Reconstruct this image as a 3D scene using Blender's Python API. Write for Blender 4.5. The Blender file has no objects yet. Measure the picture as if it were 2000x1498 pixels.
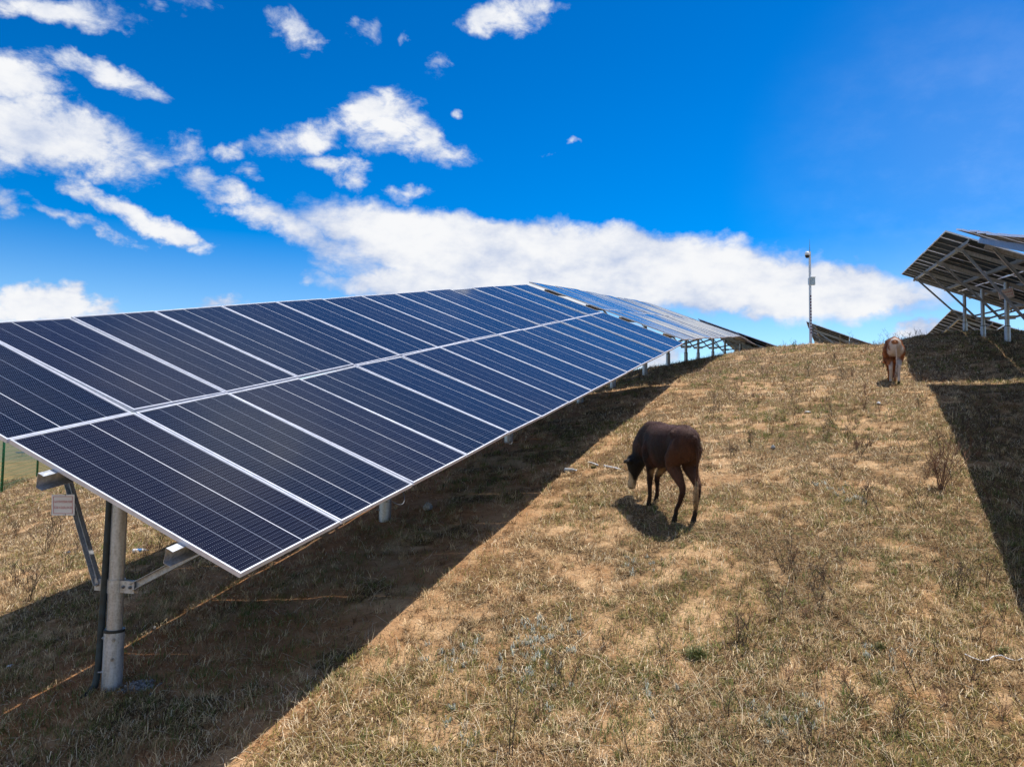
import bpy, math, random
import numpy as np
from mathutils import Vector, Matrix
random.seed(7); RNG = np.random.default_rng(7)
sc = bpy.context.scene
C = bpy.data.collections.new('scene'); sc.collection.children.link(C)
R_ = math.radians

# ------------------------------------------------------------------ camera frame
F = 1531.6
M = np.array([[0.9999155, 0.0129989, 0.0], [-0.00081724, 0.06286474, 0.99802172], [0.01297319, -0.99793740, 0.06287006]])
def cam2w(p): return M @ np.array(p, float)
def ray(x, y): return M @ np.array([(x - 1000) / F, (y - 749) / F, 1.0])
def pz(x, y, z): return ray(x, y) * z
U0 = np.array([0.37935069, 0.90259004, 0.20352953]); V0 = np.array([-0.88163658, 0.28587272, 0.37549131])
O0 = np.array([-3.66959353, 5.7241578, -0.09221881])
SUN = np.array([0.314, 0.201, 1.0])

cd = bpy.data.cameras.new('camera'); co = bpy.data.objects.new('camera', cd); C.objects.link(co)
cd.sensor_width = 36; cd.lens = 36 * F / 2000; cd.clip_end = 9000; cd.clip_start = .05
mw = Matrix.Identity(4)
for i in range(3):
    mw[i][0] = M[i, 0]; mw[i][1] = -M[i, 1]; mw[i][2] = -M[i, 2]
co.matrix_world = mw; sc.camera = co

# ------------------------------------------------------------------ tags
def tag(o, label=None, cat=None, group=None, kind=None):
    if label: o['label'] = label
    if cat: o['category'] = cat
    if group: o['group'] = group
    if kind: o['kind'] = kind
    return o
def empty(name, loc):
    o = bpy.data.objects.new(name, None); C.objects.link(o); o.location = loc; o.empty_display_size = .2; return o
def copy_tree(o, parent=None):
    c = o.copy(); C.objects.link(c); c.parent = parent
    for ch in [k for k in bpy.data.objects if k.parent == o]: copy_tree(ch, c)
    return c

# ------------------------------------------------------------------ materials
def newmat(name):
    m = bpy.data.materials.new(name); m.use_nodes = True; nt = m.node_tree
    return m, nt, nt.nodes['Principled BSDF']
class NT:
    def __init__(s, nt): s.nt = nt
    def n(s, t, **k):
        nd = s.nt.nodes.new(t)
        for a, b in k.items(): setattr(nd, a, b)
        return nd
    def l(s, a, b): s.nt.links.new(a, b)
    def put(s, sock, v):
        if v is None: return
        if hasattr(v, 'is_linked') or hasattr(v, 'links'): s.l(v, sock)
        else: sock.default_value = v
    def math(s, op, a, b=None, c=None, clamp=False):
        nd = s.n('ShaderNodeMath', operation=op); nd.use_clamp = clamp
        s.put(nd.inputs[0], a); s.put(nd.inputs[1], b); s.put(nd.inputs[2], c); return nd.outputs[0]
    def vmath(s, op, a, b=None):
        nd = s.n('ShaderNodeVectorMath', operation=op); s.put(nd.inputs[0], a); s.put(nd.inputs[1], b)
        return nd.outputs[1] if op in ('LENGTH', 'DOT_PRODUCT', 'DISTANCE') else nd.outputs[0]
    def noise(s, vec, scale, detail=4, rough=.55, dist=0, col=False):
        nd = s.n('ShaderNodeTexNoise'); s.put(nd.inputs['Vector'], vec)
        nd.inputs['Scale'].default_value = scale; nd.inputs['Detail'].default_value = detail
        nd.inputs['Roughness'].default_value = rough; nd.inputs['Distortion'].default_value = dist
        return nd.outputs[1 if col else 0]
    def mix(s, f, a, b, blend='MIX'):
        nd = s.n('ShaderNodeMix', data_type='RGBA', blend_type=blend)
        s.put(nd.inputs[0], f); s.put(nd.inputs[6], a); s.put(nd.inputs[7], b); return nd.outputs[2]
    def ss(s, x, lo, hi, a=0., b=1.):
        nd = s.n('ShaderNodeMapRange', interpolation_type='SMOOTHSTEP'); s.put(nd.inputs[0], x)
        nd.inputs[1].default_value = lo; nd.inputs[2].default_value = hi; nd.inputs[3].default_value = a; nd.inputs[4].default_value = b
        return nd.outputs[0]
    def bump(s, h, strength, dist):
        nd = s.n('ShaderNodeBump'); s.l(h, nd.inputs['Height']); nd.inputs['Strength'].default_value = strength
        nd.inputs['Distance'].default_value = dist; return nd.outputs[0]
def c4(r, g, b): return (r, g, b, 1)

def simple(name, col, rough=.6, metal=0., var=.15, scale=14., bump=0., spec=.5):
    m, nt, b = newmat(name); k = NT(nt); tc = k.n('ShaderNodeTexCoord').outputs['Object']
    nz = k.noise(tc, scale, 5, .6)
    col2 = tuple(c * (1 - var * 2) for c in col); col3 = tuple(min(1, c * (1 + var)) for c in col)
    k.l(k.mix(k.ss(nz, .3, .7), c4(*col2), c4(*col3)), b.inputs['Base Color'])
    k.l(k.ss(nz, .25, .75, rough * .8, min(1, rough * 1.2)), b.inputs['Roughness'])
    b.inputs['Metallic'].default_value = metal; b.inputs['Specular IOR Level'].default_value = spec
    if bump: k.l(k.bump(k.noise(tc, scale * 4, 3), bump, .01), b.inputs['Normal'])
    return m
MAT = {}
MAT['alu'] = simple('frame_aluminium', (.72, .75, .84), .42, .25, .05, 9)
MAT['back'] = simple('panel_backsheet', (.05, .075, .11), .8, 0, .05, 3, 0, .1)
MAT['black'] = simple('black_plastic', (.018, .02, .022), .5, 0, .2, 20)
MAT['conduit'] = simple('dark_conduit', (.03, .045, .05), .55, 0, .3, 12, .2)
MAT['cable'] = simple('grey_cable', (.16, .18, .20), .5)
MAT['white'] = simple('white_enamel', (.84, .86, .90), .4, 0, .04, 6)
MAT['red'] = simple('red_ink', (.5, .03, .06), .5, 0, .05)
MAT['green'] = simple('green_coated_steel', (.01, .14, .05), .45, 0, .1)
MAT['pole'] = simple('pole_paint', (.72, .76, .80), .4, .1, .08)
MAT['bolt'] = simple('bolt_steel', (.35, .34, .33), .4, .8, .2, 40)
MAT['trash'] = simple('scrap_white_plastic', (.72, .73, .76), .45, 0, .08, 30)
MAT['blue'] = simple('bottle_label_blue', (.05, .22, .55), .45, 0, .1, 30)
MAT['stone'] = simple('pale_stone', (.42, .42, .4), .9, 0, .3, 30, .6)
MAT['stem'] = simple('dry_stem', (.085, .052, .034), .85, 0, .3, 6)
MAT['stem2'] = simple('dry_reddish_stem', (.26, .14, .085), .85, 0, .3, 6)
MAT['lichen'] = simple('gravel_grey', (.38, .38, .4), .95, 0, .45, 40, .7)

def mat_galv(name, base, rust):
    m, nt, b = newmat(name); k = NT(nt); tc = k.n('ShaderNodeTexCoord').outputs['Object']
    mp = k.n('ShaderNodeMapping'); k.l(tc, mp.inputs[0]); mp.inputs[3].default_value = (9, 9, 1.6)
    st = k.noise(mp.outputs[0], 3, 6, .65)
    vo = k.n('ShaderNodeTexVoronoi'); k.l(tc, vo.inputs[0]); vo.inputs['Scale'].default_value = 55
    c = k.mix(k.ss(st, .3, .7), c4(*[x * .5 for x in base]), c4(*base))
    c = k.mix(k.math('MULTIPLY', vo.outputs['Distance'], .5), c, c4(.75, .77, .8))
    sp = k.noise(tc, 26, 4, .7)
    c = k.mix(k.ss(sp, .62, .72, 0, rust), c, c4(.12, .09, .07))
    k.l(c, b.inputs['Base Color']); b.inputs['Metallic'].default_value = .55
    k.l(k.ss(st, .2, .8, .32, .55), b.inputs['Roughness'])
    k.l(k.bump(sp, .15, .004), b.inputs['Normal']); return m
MAT['galv'] = mat_galv('galvanised_steel', (.5, .5, .52), .5)
MAT['sleeve'] = mat_galv('spangled_sleeve_steel', (.5, .54, .62), .75)
MAT['channel'] = mat_galv('channel_steel', (.42, .45, .5), .2)

def mat_cells():
    m, nt, b = newmat('solar_cells_under_glass'); k = NT(nt)
    uv = k.n('ShaderNodeUVMap'); uv.uv_map = 'UVMap'; sx = k.n('ShaderNodeSeparateXYZ'); k.l(uv.outputs[0], sx.inputs[0])
    x, y = sx.outputs[0], sx.outputs[1]          # metres on the laminate
    cx = k.math('DIVIDE', k.math('SUBTRACT', x, .016), .2124)
    fx = k.math('ABSOLUTE', k.math('SUBTRACT', k.math('FRACT', k.math('ADD', cx, .5)), .5))   # distance to column joint, 0..0.5
    dx = k.math('MULTIPLY', fx, .2124)
    thin = k.math('LESS_THAN', dx, .0015)
    bright = k.math('LESS_THAN', k.math('ABSOLUTE', k.math('SUBTRACT', x, .016 + .2124 * 2)), .0030)
    cy = k.math('DIVIDE', k.math('SUBTRACT', y, .014), .0713)
    dy = k.math('MULTIPLY', k.math('ABSOLUTE', k.math('SUBTRACT', k.math('FRACT', k.math('ADD', cy, .5)), .5)), .0713)
    row = k.math('LESS_THAN', dy, .0008)
    # solder pads: rows every 35.65 mm, busbars every 17.7 mm
    bx = k.math('MULTIPLY', k.math('ABSOLUTE', k.math('SUBTRACT', k.math('FRACT', k.math('DIVIDE', k.math('SUBTRACT', x, .016 + .00885 - .00885), .0177)), .5)), .0177)
    by = k.math('MULTIPLY', k.math('ABSOLUTE', k.math('SUBTRACT', k.math('FRACT', k.math('DIVIDE', k.math('SUBTRACT', y, .014), .03565)), .5)), .03565)
    dot = k.math('LESS_THAN', k.vmath('LENGTH', comb(k, bx, k.math('MULTIPLY', by, .6), 0)), .0021)
    bus = k.math('LESS_THAN', bx, .0004)
    oi = k.n('ShaderNodeObjectInfo')
    g = k.n('ShaderNodeNewGeometry').outputs['Position']
    nz = k.noise(g, .8, 2, .5)
    base = k.mix(oi.outputs['Random'], c4(.006, .008, .016), c4(.010, .009, .015))
    base = k.mix(k.math('MULTIPLY', bus, .14), base, c4(.16, .17, .2))
    base = k.mix(k.math('MULTIPLY', row, .2), base, c4(.2, .22, .27))
    base = k.mix(k.math('MULTIPLY', dot, .42), base, c4(.42, .45, .52))
    base = k.mix(k.math('MULTIPLY', thin, .7), base, c4(.45, .5, .6))
    base = k.mix(bright, base, c4(.78, .8, .85))
    mx = k.math('MINIMUM', x, k.math('SUBTRACT', 1.094, x)); my = k.math('MINIMUM', y, k.math('SUBTRACT', 2.179, y))
    edge = k.math('LESS_THAN', k.math('MINIMUM', mx, my), .0125)
    base = k.mix(edge, base, c4(.62, .64, .68))
    # dust film, a little more near the low edge of each laminate
    dust = k.math('MULTIPLY', k.ss(k.noise(g, 2.3, 5, .65), .35, .8), .016)
    base = k.mix(dust, base, c4(.4, .34, .27))
    k.l(base, b.inputs['Base Color'])
    b.inputs['IOR'].default_value = 1.40
    k.l(k.ss(nz, .3, .7, .05, .10), b.inputs['Roughness'])
    return m
def comb(k, a, b_, c):
    nd = k.n('ShaderNodeCombineXYZ'); k.put(nd.inputs[0], a); k.put(nd.inputs[1], b_); k.put(nd.inputs[2], c); return nd.outputs[0]
MAT['cells'] = mat_cells()

# ------------------------------------------------------------------ mesh builder
class MB:
    def __init__(s): s.v = []; s.f = []; s.m = []; s.mi = 0
    def add(s, vs, fs):
        o = len(s.v); s.v += [tuple(map(float, p)) for p in vs]
        for f in fs: s.f.append(tuple(i + o for i in f)); s.m.append(s.mi)
    def box(s, c, ax, ay, az):
        c, ax, ay, az = map(np.array, (c, ax, ay, az)); vs = []
        for i in (-1, 1):
            for j in (-1, 1):
                for k in (-1, 1): vs.append(c + i * ax + j * ay + k * az)
        s.add(vs, [(0, 1, 3, 2), (4, 6, 7, 5), (0, 4, 5, 1), (2, 3, 7, 6), (0, 2, 6, 4), (1, 5, 7, 3)])
    def abox(s, x0, x1, y0, y1, z0, z1):
        s.box(((x0 + x1) / 2, (y0 + y1) / 2, (z0 + z1) / 2), ((x1 - x0) / 2, 0, 0), (0, (y1 - y0) / 2, 0), (0, 0, (z1 - z0) / 2))
    def loft(s, rings, cap=True):
        o = len(s.v); n = len(rings[0])
        for r in rings: s.v += [tuple(map(float, p)) for p in r]
        for i in range(len(rings) - 1):
            for j in range(n):
                a = o + i * n + j; b = o + i * n + (j + 1) % n
                s.f.append((a, b, b + n, a + n)); s.m.append(s.mi)
        if cap:
            s.f.append(tuple(o + j for j in reversed(range(n)))); s.m.append(s.mi)
            s.f.append(tuple(o + (len(rings) - 1) * n + j for j in range(n))); s.m.append(s.mi)
    def tube(s, pts, rad, n=12, cap=True, flat=1.0):
        pts = [np.array(p, float) for p in pts]
        if not hasattr(rad, '__len__'): rad = [rad] * len(pts)
        rings = []; prev = None
        for i, p in enumerate(pts):
            t = pts[min(i + 1, len(pts) - 1)] - pts[max(i - 1, 0)]; t = t / (np.linalg.norm(t) + 1e-9)
            if prev is None:
                a = np.cross(t, (0, 0, 1)) if abs(t[2]) < .9 else np.cross(t, (1, 0, 0))
            else: a = prev - t * (prev @ t)
            a = a / np.linalg.norm(a); prev = a; b = np.cross(t, a)
            rings.append([p + rad[i] * (math.cos(q) * a + flat * math.sin(q) * b) for q in [2 * math.pi * j / n for j in range(n)]])
        s.loft(rings, cap)
    def build(s, name, mats, parent=None, smooth=False):
        me = bpy.data.meshes.new(name); me.from_pydata(s.v, [], s.f)
        mats = mats if isinstance(mats, (list, tuple)) else [mats]
        for m in mats: me.materials.append(m)
        me.polygons.foreach_set('material_index', s.m)
        if smooth: me.polygons.foreach_set('use_smooth', [True] * len(s.f))
        o = bpy.data.objects.new(name, me); C.objects.link(o)
        if parent: o.parent = parent
        return o
def crease(o, ang=35):
    me = o.data; me.polygons.foreach_set('use_smooth', [True] * len(me.polygons))
    me.set_sharp_from_angle(angle=R_(ang)); return o
def bevel(o, w, seg=2):
    b = o.modifiers.new('bevel', 'BEVEL'); b.width = w; b.segments = seg; b.limit_method = 'ANGLE'; return o

# ------------------------------------------------------------------ terrain
_T = RNG.random((512, 512))
def vnoise(x, y, s, seed=0):
    x = np.asarray(x) * s + 91.3 + seed * 17.7; y = np.asarray(y) * s + 37.1 + seed * 9.1
    xi = np.floor(x).astype(int); yi = np.floor(y).astype(int); fx = x - xi; fy = y - yi
    fx = fx * fx * (3 - 2 * fx); fy = fy * fy * (3 - 2 * fy)
    g = lambda a, b: _T[a % 512, b % 512]
    return (g(xi, yi) * (1 - fx) + g(xi + 1, yi) * fx) * (1 - fy) + (g(xi, yi + 1) * (1 - fx) + g(xi + 1, yi + 1) * fx) * fy
def fbm(x, y, s, o=3, seed=0):
    t = 0; a = 1; w = 0
    for i in range(o): t = t + a * vnoise(x, y, s * 2 ** i, seed + i); w += a; a *= .5
    return t / w
Q = (-4.02832198, -0.05678149, 0.36436952, -0.00421502, 0.0170283, -0.00677622)
def gq(X, Y): return Q[0] + Q[1] * X + Q[2] * Y + Q[3] * X * X + Q[4] * X * Y + Q[5] * Y * Y
def hitq(x, y):
    d = ray(x, y); A = Q[3] * d[0] ** 2 + Q[4] * d[0] * d[1] + Q[5] * d[1] ** 2; B = Q[1] * d[0] + Q[2] * d[1] - d[2]; Cc = Q[0]
    D = max(B * B - 4 * A * Cc, 0); r = [q for q in ((-B + D ** .5) / 2 / A, (-B - D ** .5) / 2 / A) if q > 0]
    return min(r) * d
ctl = [hitq(*p) for p in [(10, 1393), (183, 1292), (372, 1188), (450, 1498), (600, 1368), (796, 1200), (950, 1066), (1085, 942), (1139, 880), (0, 1201), (174, 1130),
                          (1310, 1003), (1000, 1498), (1500, 1498), (2000, 1498), (1300, 1200), (1650, 1200), (2000, 1230), (1600, 1050), (755, 1022), (218, 1350), (0, 1498)]]
ctl += [pz(1140, 785, 18.37), pz(1199, 756, 21.5), pz(1266, 732, 25.5), pz(1320, 712, 29.5), pz(1360, 709, 33.5), pz(1377, 706, 37.5),
        pz(1407, 696, 41), pz(1450, 692, 45), pz(1400, 697, 33), pz(1500, 682, 30), pz(1600, 672, 28), pz(1700, 679, 24), pz(1760, 664, 25), pz(1810, 653, 28),
        pz(1972, 666, 22.1), pz(1918, 662, 26), pz(1880, 650, 30), pz(1990, 652, 30), pz(1785, 756, 16.4), pz(1745, 755, 16.4), pz(1950, 830, 12.6), pz(2000, 720, 18),
        pz(1450, 760, 18), pz(1600, 740, 19), pz(1550, 860, 12.8), pz(1350, 740, 19.5),
        pz(1700, 681, 25.5), pz(1655, 678, 26), pz(1740, 674, 25.5), pz(1650, 677, 30), pz(1700, 682, 29), pz(1700, 684, 34), pz(1735, 677, 30), pz(1600, 677, 36), pz(1750, 676, 36), pz(1650, 682, 36), pz(1400, 704, 38), pz(1400, 708, 45), pz(1380, 706, 36), pz(1550, 680, 30),
        pz(0, 963, 22), pz(72, 934, 27), pz(0, 1060, 14.5)]
ctl += [np.array(p) for p in [(-5, 20, 0.), (-12, 30, -1.6), (0, 32, 1.9), (-30, 25, -4), (0, -14, -7.5), (0, 0, -4.0), (-14, 2, -4.2), (22, -6, -3.5), (26, 8, 1.5), (-30, -5, -7),
                              (32, 22, 3.6), (36, 36, 4.2), (27, 42, 2.2), (20, 45, 1.6), (15, 52, 2.2), (9, 60, 2.0), (-4, 52, -0.5), (-20, 50, -4.5), (20, 66, -2), (45, 60, -1), (60, 20, 3), (-4, 72, -3)]]
ctl = np.array(ctl)
def _k(r2): return .5 * r2 * np.log(r2 + 1e-9)
_n = len(ctl); _X = ctl[:, :2]; _K = _k(((_X[:, None] - _X[None]) ** 2).sum(-1)) + np.eye(_n) * .25
_P = np.c_[np.ones(_n), _X]; _A = np.block([[_K, _P], [_P.T, np.zeros((3, 3))]])
_w = np.linalg.solve(_A, np.r_[ctl[:, 2], 0, 0, 0])
def tps(X, Y):
    X = np.asarray(X, float).ravel(); Y = np.asarray(Y, float).ravel(); out = np.empty(len(X))
    for i in range(0, len(X), 50000):
        x = X[i:i + 50000]; y = Y[i:i + 50000]
        r2 = (x[:, None] - _X[None, :, 0]) ** 2 + (y[:, None] - _X[None, :, 1]) ** 2
        out[i:i + 50000] = _k(r2) @ _w[:_n] + _w[_n] + _w[_n + 1] * x + _w[_n + 2] * y
    return out
def sst(t): t = np.clip(t, 0, 1); return t * t * (3 - 2 * t)
def ground(X, Y, detail=True):
    X = np.asarray(X, float).ravel(); Y = np.asarray(Y, float).ravel()
    r = np.hypot(X - 5, Y - 18); f = sst((r - 42) / 45)
    z = np.where(f < 1, tps(np.clip(X, -90, 90), np.clip(Y, -80, 100)), 0)
    far = -8.5 + 5 * (fbm(X, Y, .012, 3, 5) - .5) + 3.4 * sst((r - 250) / 900)
    # terrace banks of the neighbouring field
    far = far + .9 * (sst((r - 92) / 2.5)) + 1.0 * sst((r - 118) / 3) + 1.2 * sst((r - 165) / 6)
    z = z * (1 - f) + far * f
    if detail:
        near = 1 - sst((r - 30) / 30)
        z = z + near * ((fbm(X, Y, .7, 2, 1) - .5) * .10 + (fbm(X, Y, 3.2, 3, 2) - .5) * .06)
    return z
def gz(x, y, detail=True): return float(ground([x], [y], detail)[0])
def hit(x, y):
    d = ray(x, y); d = d / np.linalg.norm(d); ts = np.linspace(3, 90, 1800)
    P = d[None] * ts[:, None]; g = ground(P[:, 0], P[:, 1]) - P[:, 2]
    i = int(np.argmax(g > 0)) or 1
    a = g[i - 1] / (g[i - 1] - g[i]); return d * (ts[i - 1] + a * (ts[i] - ts[i - 1]))
def axis(lo, hi, step, far):
    a = list(np.arange(lo, hi + 1e-6, step)); s = step
    while a[-1] < far: s *= 1.13; a.append(a[-1] + s)
    s = step
    while a[0] > -far: s *= 1.13; a.insert(0, a[0] - s)
    return np.array(a)
def grid_mesh(name, xs, ys, zf, mat):
    Xg, Yg = np.meshgrid(xs, ys); Z = zf(Xg, Yg); nx, ny = len(xs), len(ys)
    v = np.stack([Xg.ravel(), Yg.ravel(), Z], 1)
    i = (np.arange(ny - 1)[:, None] * nx + np.arange(nx - 1)[None]).ravel()
    f = np.stack([i, i + 1, i + nx + 1, i + nx], 1)
    me = bpy.data.meshes.new(name); me.vertices.add(len(v)); me.vertices.foreach_set('co', v.ravel().astype(np.float32))
    me.loops.add(f.size); me.loops.foreach_set('vertex_index', f.ravel().astype(np.int32))
    me.polygons.add(len(f)); me.polygons.foreach_set('loop_start', (np.arange(len(f)) * 4).astype(np.int32))
    me.polygons.foreach_set('use_smooth', np.ones(len(f), bool)); me.update(calc_edges=True); me.materials.append(mat)
    o = bpy.data.objects.new(name, me); C.objects.link(o); return o

# soil band along the cable trench under the first array, and patchiness shared by soil and grass
PD = np.array([.3874, .9219])
def trench(X, Y):
    p = (X + 3.3) * PD[1] - (Y - 6.62) * PD[0]
    w = (fbm(X, Y, 1.6, 2, 9) - .5) * .35
    return np.exp(-((p + .30 + w) / .27) ** 4) * (1 - .55 * sst((vnoise(X, Y, .9, 4) - .5) * 4)) * (1 - sst((Y - 13) / 5))
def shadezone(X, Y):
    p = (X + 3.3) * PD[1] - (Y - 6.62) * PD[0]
    return np.exp(-((p - .25) / 1.7) ** 4) * sst((fbm(X, Y, 1.7, 3, 14) - .33) * 4.5) * (1 - sst((Y - 16) / 6))  # bare red soil under the array, made redder to offset bluish shade light
def bare(X, Y):
    b = sst((fbm(X, Y, 2.2, 3, 11) - .56) * 7) * .5 + sst((fbm(X, Y, 4.6, 2, 12) - .62) * 7) * .5 + .72 * shadezone(X, Y)
    # paler trodden ground in front of the near cow
    q = np.exp(-(((X + .2) / 2.6) ** 2 + ((Y - 7.6) / 2.2) ** 2)); b = b + .5 * q * sst((fbm(X, Y, 3.0, 3, 13) - .48) * 8)
    return np.clip(np.maximum(b, trench(X, Y)), 0, 1)

m, nt, b = newmat('dry_soil'); k = NT(nt); pos = k.n('ShaderNodeNewGeometry').outputs['Position']
n1 = k.noise(pos, .55, 5, .6); n2 = k.noise(pos, 3.2, 5, .65); n3 = k.noise(pos, 38, 4, .7); n4 = k.noise(pos, 11, 4, .6)
at = k.n('ShaderNodeAttribute'); at.attribute_name = 'bare'
at2 = k.n('ShaderNodeAttribute'); at2.attribute_name = 'trench'
soil = k.mix(k.ss(n2, .3, .7), c4(.32, .175, .08), c4(.60, .40, .22))
mulch = k.mix(k.ss(n3, .35, .68), c4(.045, .027, .013), c4(.34, .215, .105))
mulch = k.mix(k.ss(n4, .52, .68, 0, .6), mulch, c4(.10, .12, .04))
col = k.mix(k.ss(k.math('ADD', at.outputs['Fac'], k.math('MULTIPLY', k.math('SUBTRACT', n4, .5), .9)), .15, .6), mulch, soil)
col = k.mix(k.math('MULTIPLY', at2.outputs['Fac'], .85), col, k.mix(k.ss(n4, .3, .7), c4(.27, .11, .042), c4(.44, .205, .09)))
col = k.mix(k.ss(n3, .55, .75, 0, .35), col, c4(.06, .04, .025))
# beyond the fence: pale pasture with ochre terraces
sp = k.n('ShaderNodeSeparateXYZ'); k.l(pos, sp.inputs[0])
dist = k.vmath('LENGTH', pos)
fart = k.noise(pos, .05, 6, .65)
farc = k.mix(k.ss(k.math('ADD', dist, k.math('MULTIPLY', k.math('SUBTRACT', fart, .5), 40)), 110, 150), c4(.42, .27, .10), c4(.22, .20, .125))
farc = k.mix(k.ss(k.noise(pos, .25, 5, .7), .45, .7, 0, .6), farc, c4(.12, .09, .04))
col = k.mix(k.ss(dist, 38, 60), col, farc)
nr = k.n('ShaderNodeNewGeometry').outputs['Normal']; sn = k.n('ShaderNodeSeparateXYZ'); k.l(nr, sn.inputs[0])
k.l(col, b.inputs['Base Color']); b.inputs['Roughness'].default_value = .95; b.inputs['Specular IOR Level'].default_value = .15
hgt = k.math('ADD', k.math('MULTIPLY', n3, .5), k.math('MULTIPLY', n4, 1.0))
k.l(k.bump(hgt, .9, .05), b.inputs['Normal']); MAT['soil'] = m
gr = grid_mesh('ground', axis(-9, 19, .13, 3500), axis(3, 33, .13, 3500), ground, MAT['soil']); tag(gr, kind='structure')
_co = np.empty(len(gr.data.vertices) * 3, np.float32); gr.data.vertices.foreach_get('co', _co); _co = _co.reshape(-1, 3)
for nm, fn in (('bare', bare), ('trench', lambda x, y: np.clip(trench(x, y) + .8 * shadezone(x, y), 0, 1))):  # second attribute also carries the reddened soil of the shade zone
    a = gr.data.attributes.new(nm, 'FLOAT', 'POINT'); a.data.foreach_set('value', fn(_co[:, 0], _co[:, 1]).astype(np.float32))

# ------------------------------------------------------------------ grass (uncountable)
m, nt, b = newmat('grass_blades'); k = NT(nt); at = k.n('ShaderNodeAttribute'); at.attribute_name = 'blade_colour'
k.l(at.outputs['Color'], b.inputs['Base Color']); b.inputs['Roughness'].default_value = .75; b.inputs['Specular IOR Level'].default_value = .25
tr = k.n('ShaderNodeBsdfTranslucent'); k.l(at.outputs['Color'], tr.inputs[0]); mx = k.n('ShaderNodeMixShader'); mx.inputs[0].default_value = .25
k.l(b.outputs[0], mx.inputs[1]); k.l(tr.outputs[0], mx.inputs[2]); k.l(mx.outputs[0], nt.nodes['Material Output'].inputs[0]); MAT['grass'] = m

def blades(name, X, Y, L, W, el, az, col, bend, label_kind=True, lift=0.):
    n = len(X); Z = ground(X, Y) - .004 + lift
    base = np.stack([X, Y, Z], 1)
    h = np.stack([np.cos(az), np.sin(az), np.zeros(n)], 1); side = np.stack([-np.sin(az), np.cos(az), (RNG.random(n) - .5) * .9], 1)
    side /= np.linalg.norm(side, axis=1)[:, None]
    ce, se = np.cos(el)[:, None], np.sin(el)[:, None]
    mid = base + (h * ce + np.array([0, 0, 1]) * se) * (L * .5)[:, None]
    e2 = (el - bend)[:, None]; az2 = az + (RNG.random(n) - .5) * .8
    h2 = np.stack([np.cos(az2), np.sin(az2), np.zeros(n)], 1)
    tip = mid + (h2 * np.cos(e2) + np.array([0, 0, 1]) * np.sin(e2)) * (L * .5)[:, None]
    # keep tips above the sloping soil
    for p in (mid, tip): p[:, 2] = np.maximum(p[:, 2], ground(p[:, 0], p[:, 1]) + .006 + RNG.random(n) ** 2 * .045)
    w = (W / 2)[:, None]
    v = np.stack([base - side * w, base + side * w, mid - side * w * .8, mid + side * w * .8, tip], 1).reshape(-1, 3)
    o = (np.arange(n) * 5)[:, None]
    f = np.concatenate([o + np.array([0, 1, 3]), o + np.array([0, 3, 2]), o + np.array([2, 3, 4])], 1).reshape(-1, 3)
    me = bpy.data.meshes.new(name); me.vertices.add(len(v)); me.vertices.foreach_set('co', v.ravel().astype(np.float32))
    me.loops.add(f.size); me.loops.foreach_set('vertex_index', f.ravel().astype(np.int32))
    me.polygons.add(len(f)); me.polygons.foreach_set('loop_start', (np.arange(len(f)) * 3).astype(np.int32))
    me.update(calc_edges=True); me.materials.append(MAT['grass'])
    a = me.color_attributes.new('blade_colour', 'FLOAT_COLOR', 'POINT')
    cc = np.repeat(np.c_[col, np.ones(n)], 5, 0); a.data.foreach_set('color', cc.ravel().astype(np.float32))
    ob = bpy.data.objects.new(name, me); C.objects.link(ob); return ob
def spread(n, z0=3.6, z1=36, side=.80):
    z = z0 * (z1 / z0) ** RNG.random(n); t = (RNG.random(n) * 2 - 1) * side
    return z * t, z
def clear(X, Y, keep): return X[keep], Y[keep]
PAL = np.array([(.95, .75, .45), (.68, .47, .25), (.33, .19, .09), (.98, .84, .60), (.13, .07, .035), (.82, .62, .38), (.42, .26, .13), (.05, .03, .018)])
# thatch of short lying straw
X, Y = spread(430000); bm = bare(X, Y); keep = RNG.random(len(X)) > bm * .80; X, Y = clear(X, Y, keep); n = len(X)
zf = np.clip(Y / 9, 1, 2.6)
pn = fbm(X, Y, .35, 3, 21); dark = sst((fbm(X, Y, .8, 3, 22) - .5) * 5)
ci = RNG.integers(0, len(PAL), n); col = PAL[ci] * (.55 + .6 * RNG.random(n))[:, None] * (1.15 - .62 * dark)[:, None]
olive = RNG.random(n) < .08 + .45 * sst((fbm(X, Y, .9, 3, 23) - .48) * 6)
col[olive] = np.array([(.30, .25, .075)]) * (.5 + .8 * RNG.random(olive.sum()))[:, None]
tag(blades('dry_grass', X, Y, (.03 + .085 * RNG.random(n) ** 1.6) * zf ** .4, (.0026 + .0034 * RNG.random(n)) * zf, RNG.random(n) ** 2.4 * 1.15 + .04, RNG.random(n) * 6.283, col, RNG.random(n) * .7),
    'short matted dry straw-coloured grass covering the whole slope', 'grass', kind='stuff')
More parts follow.
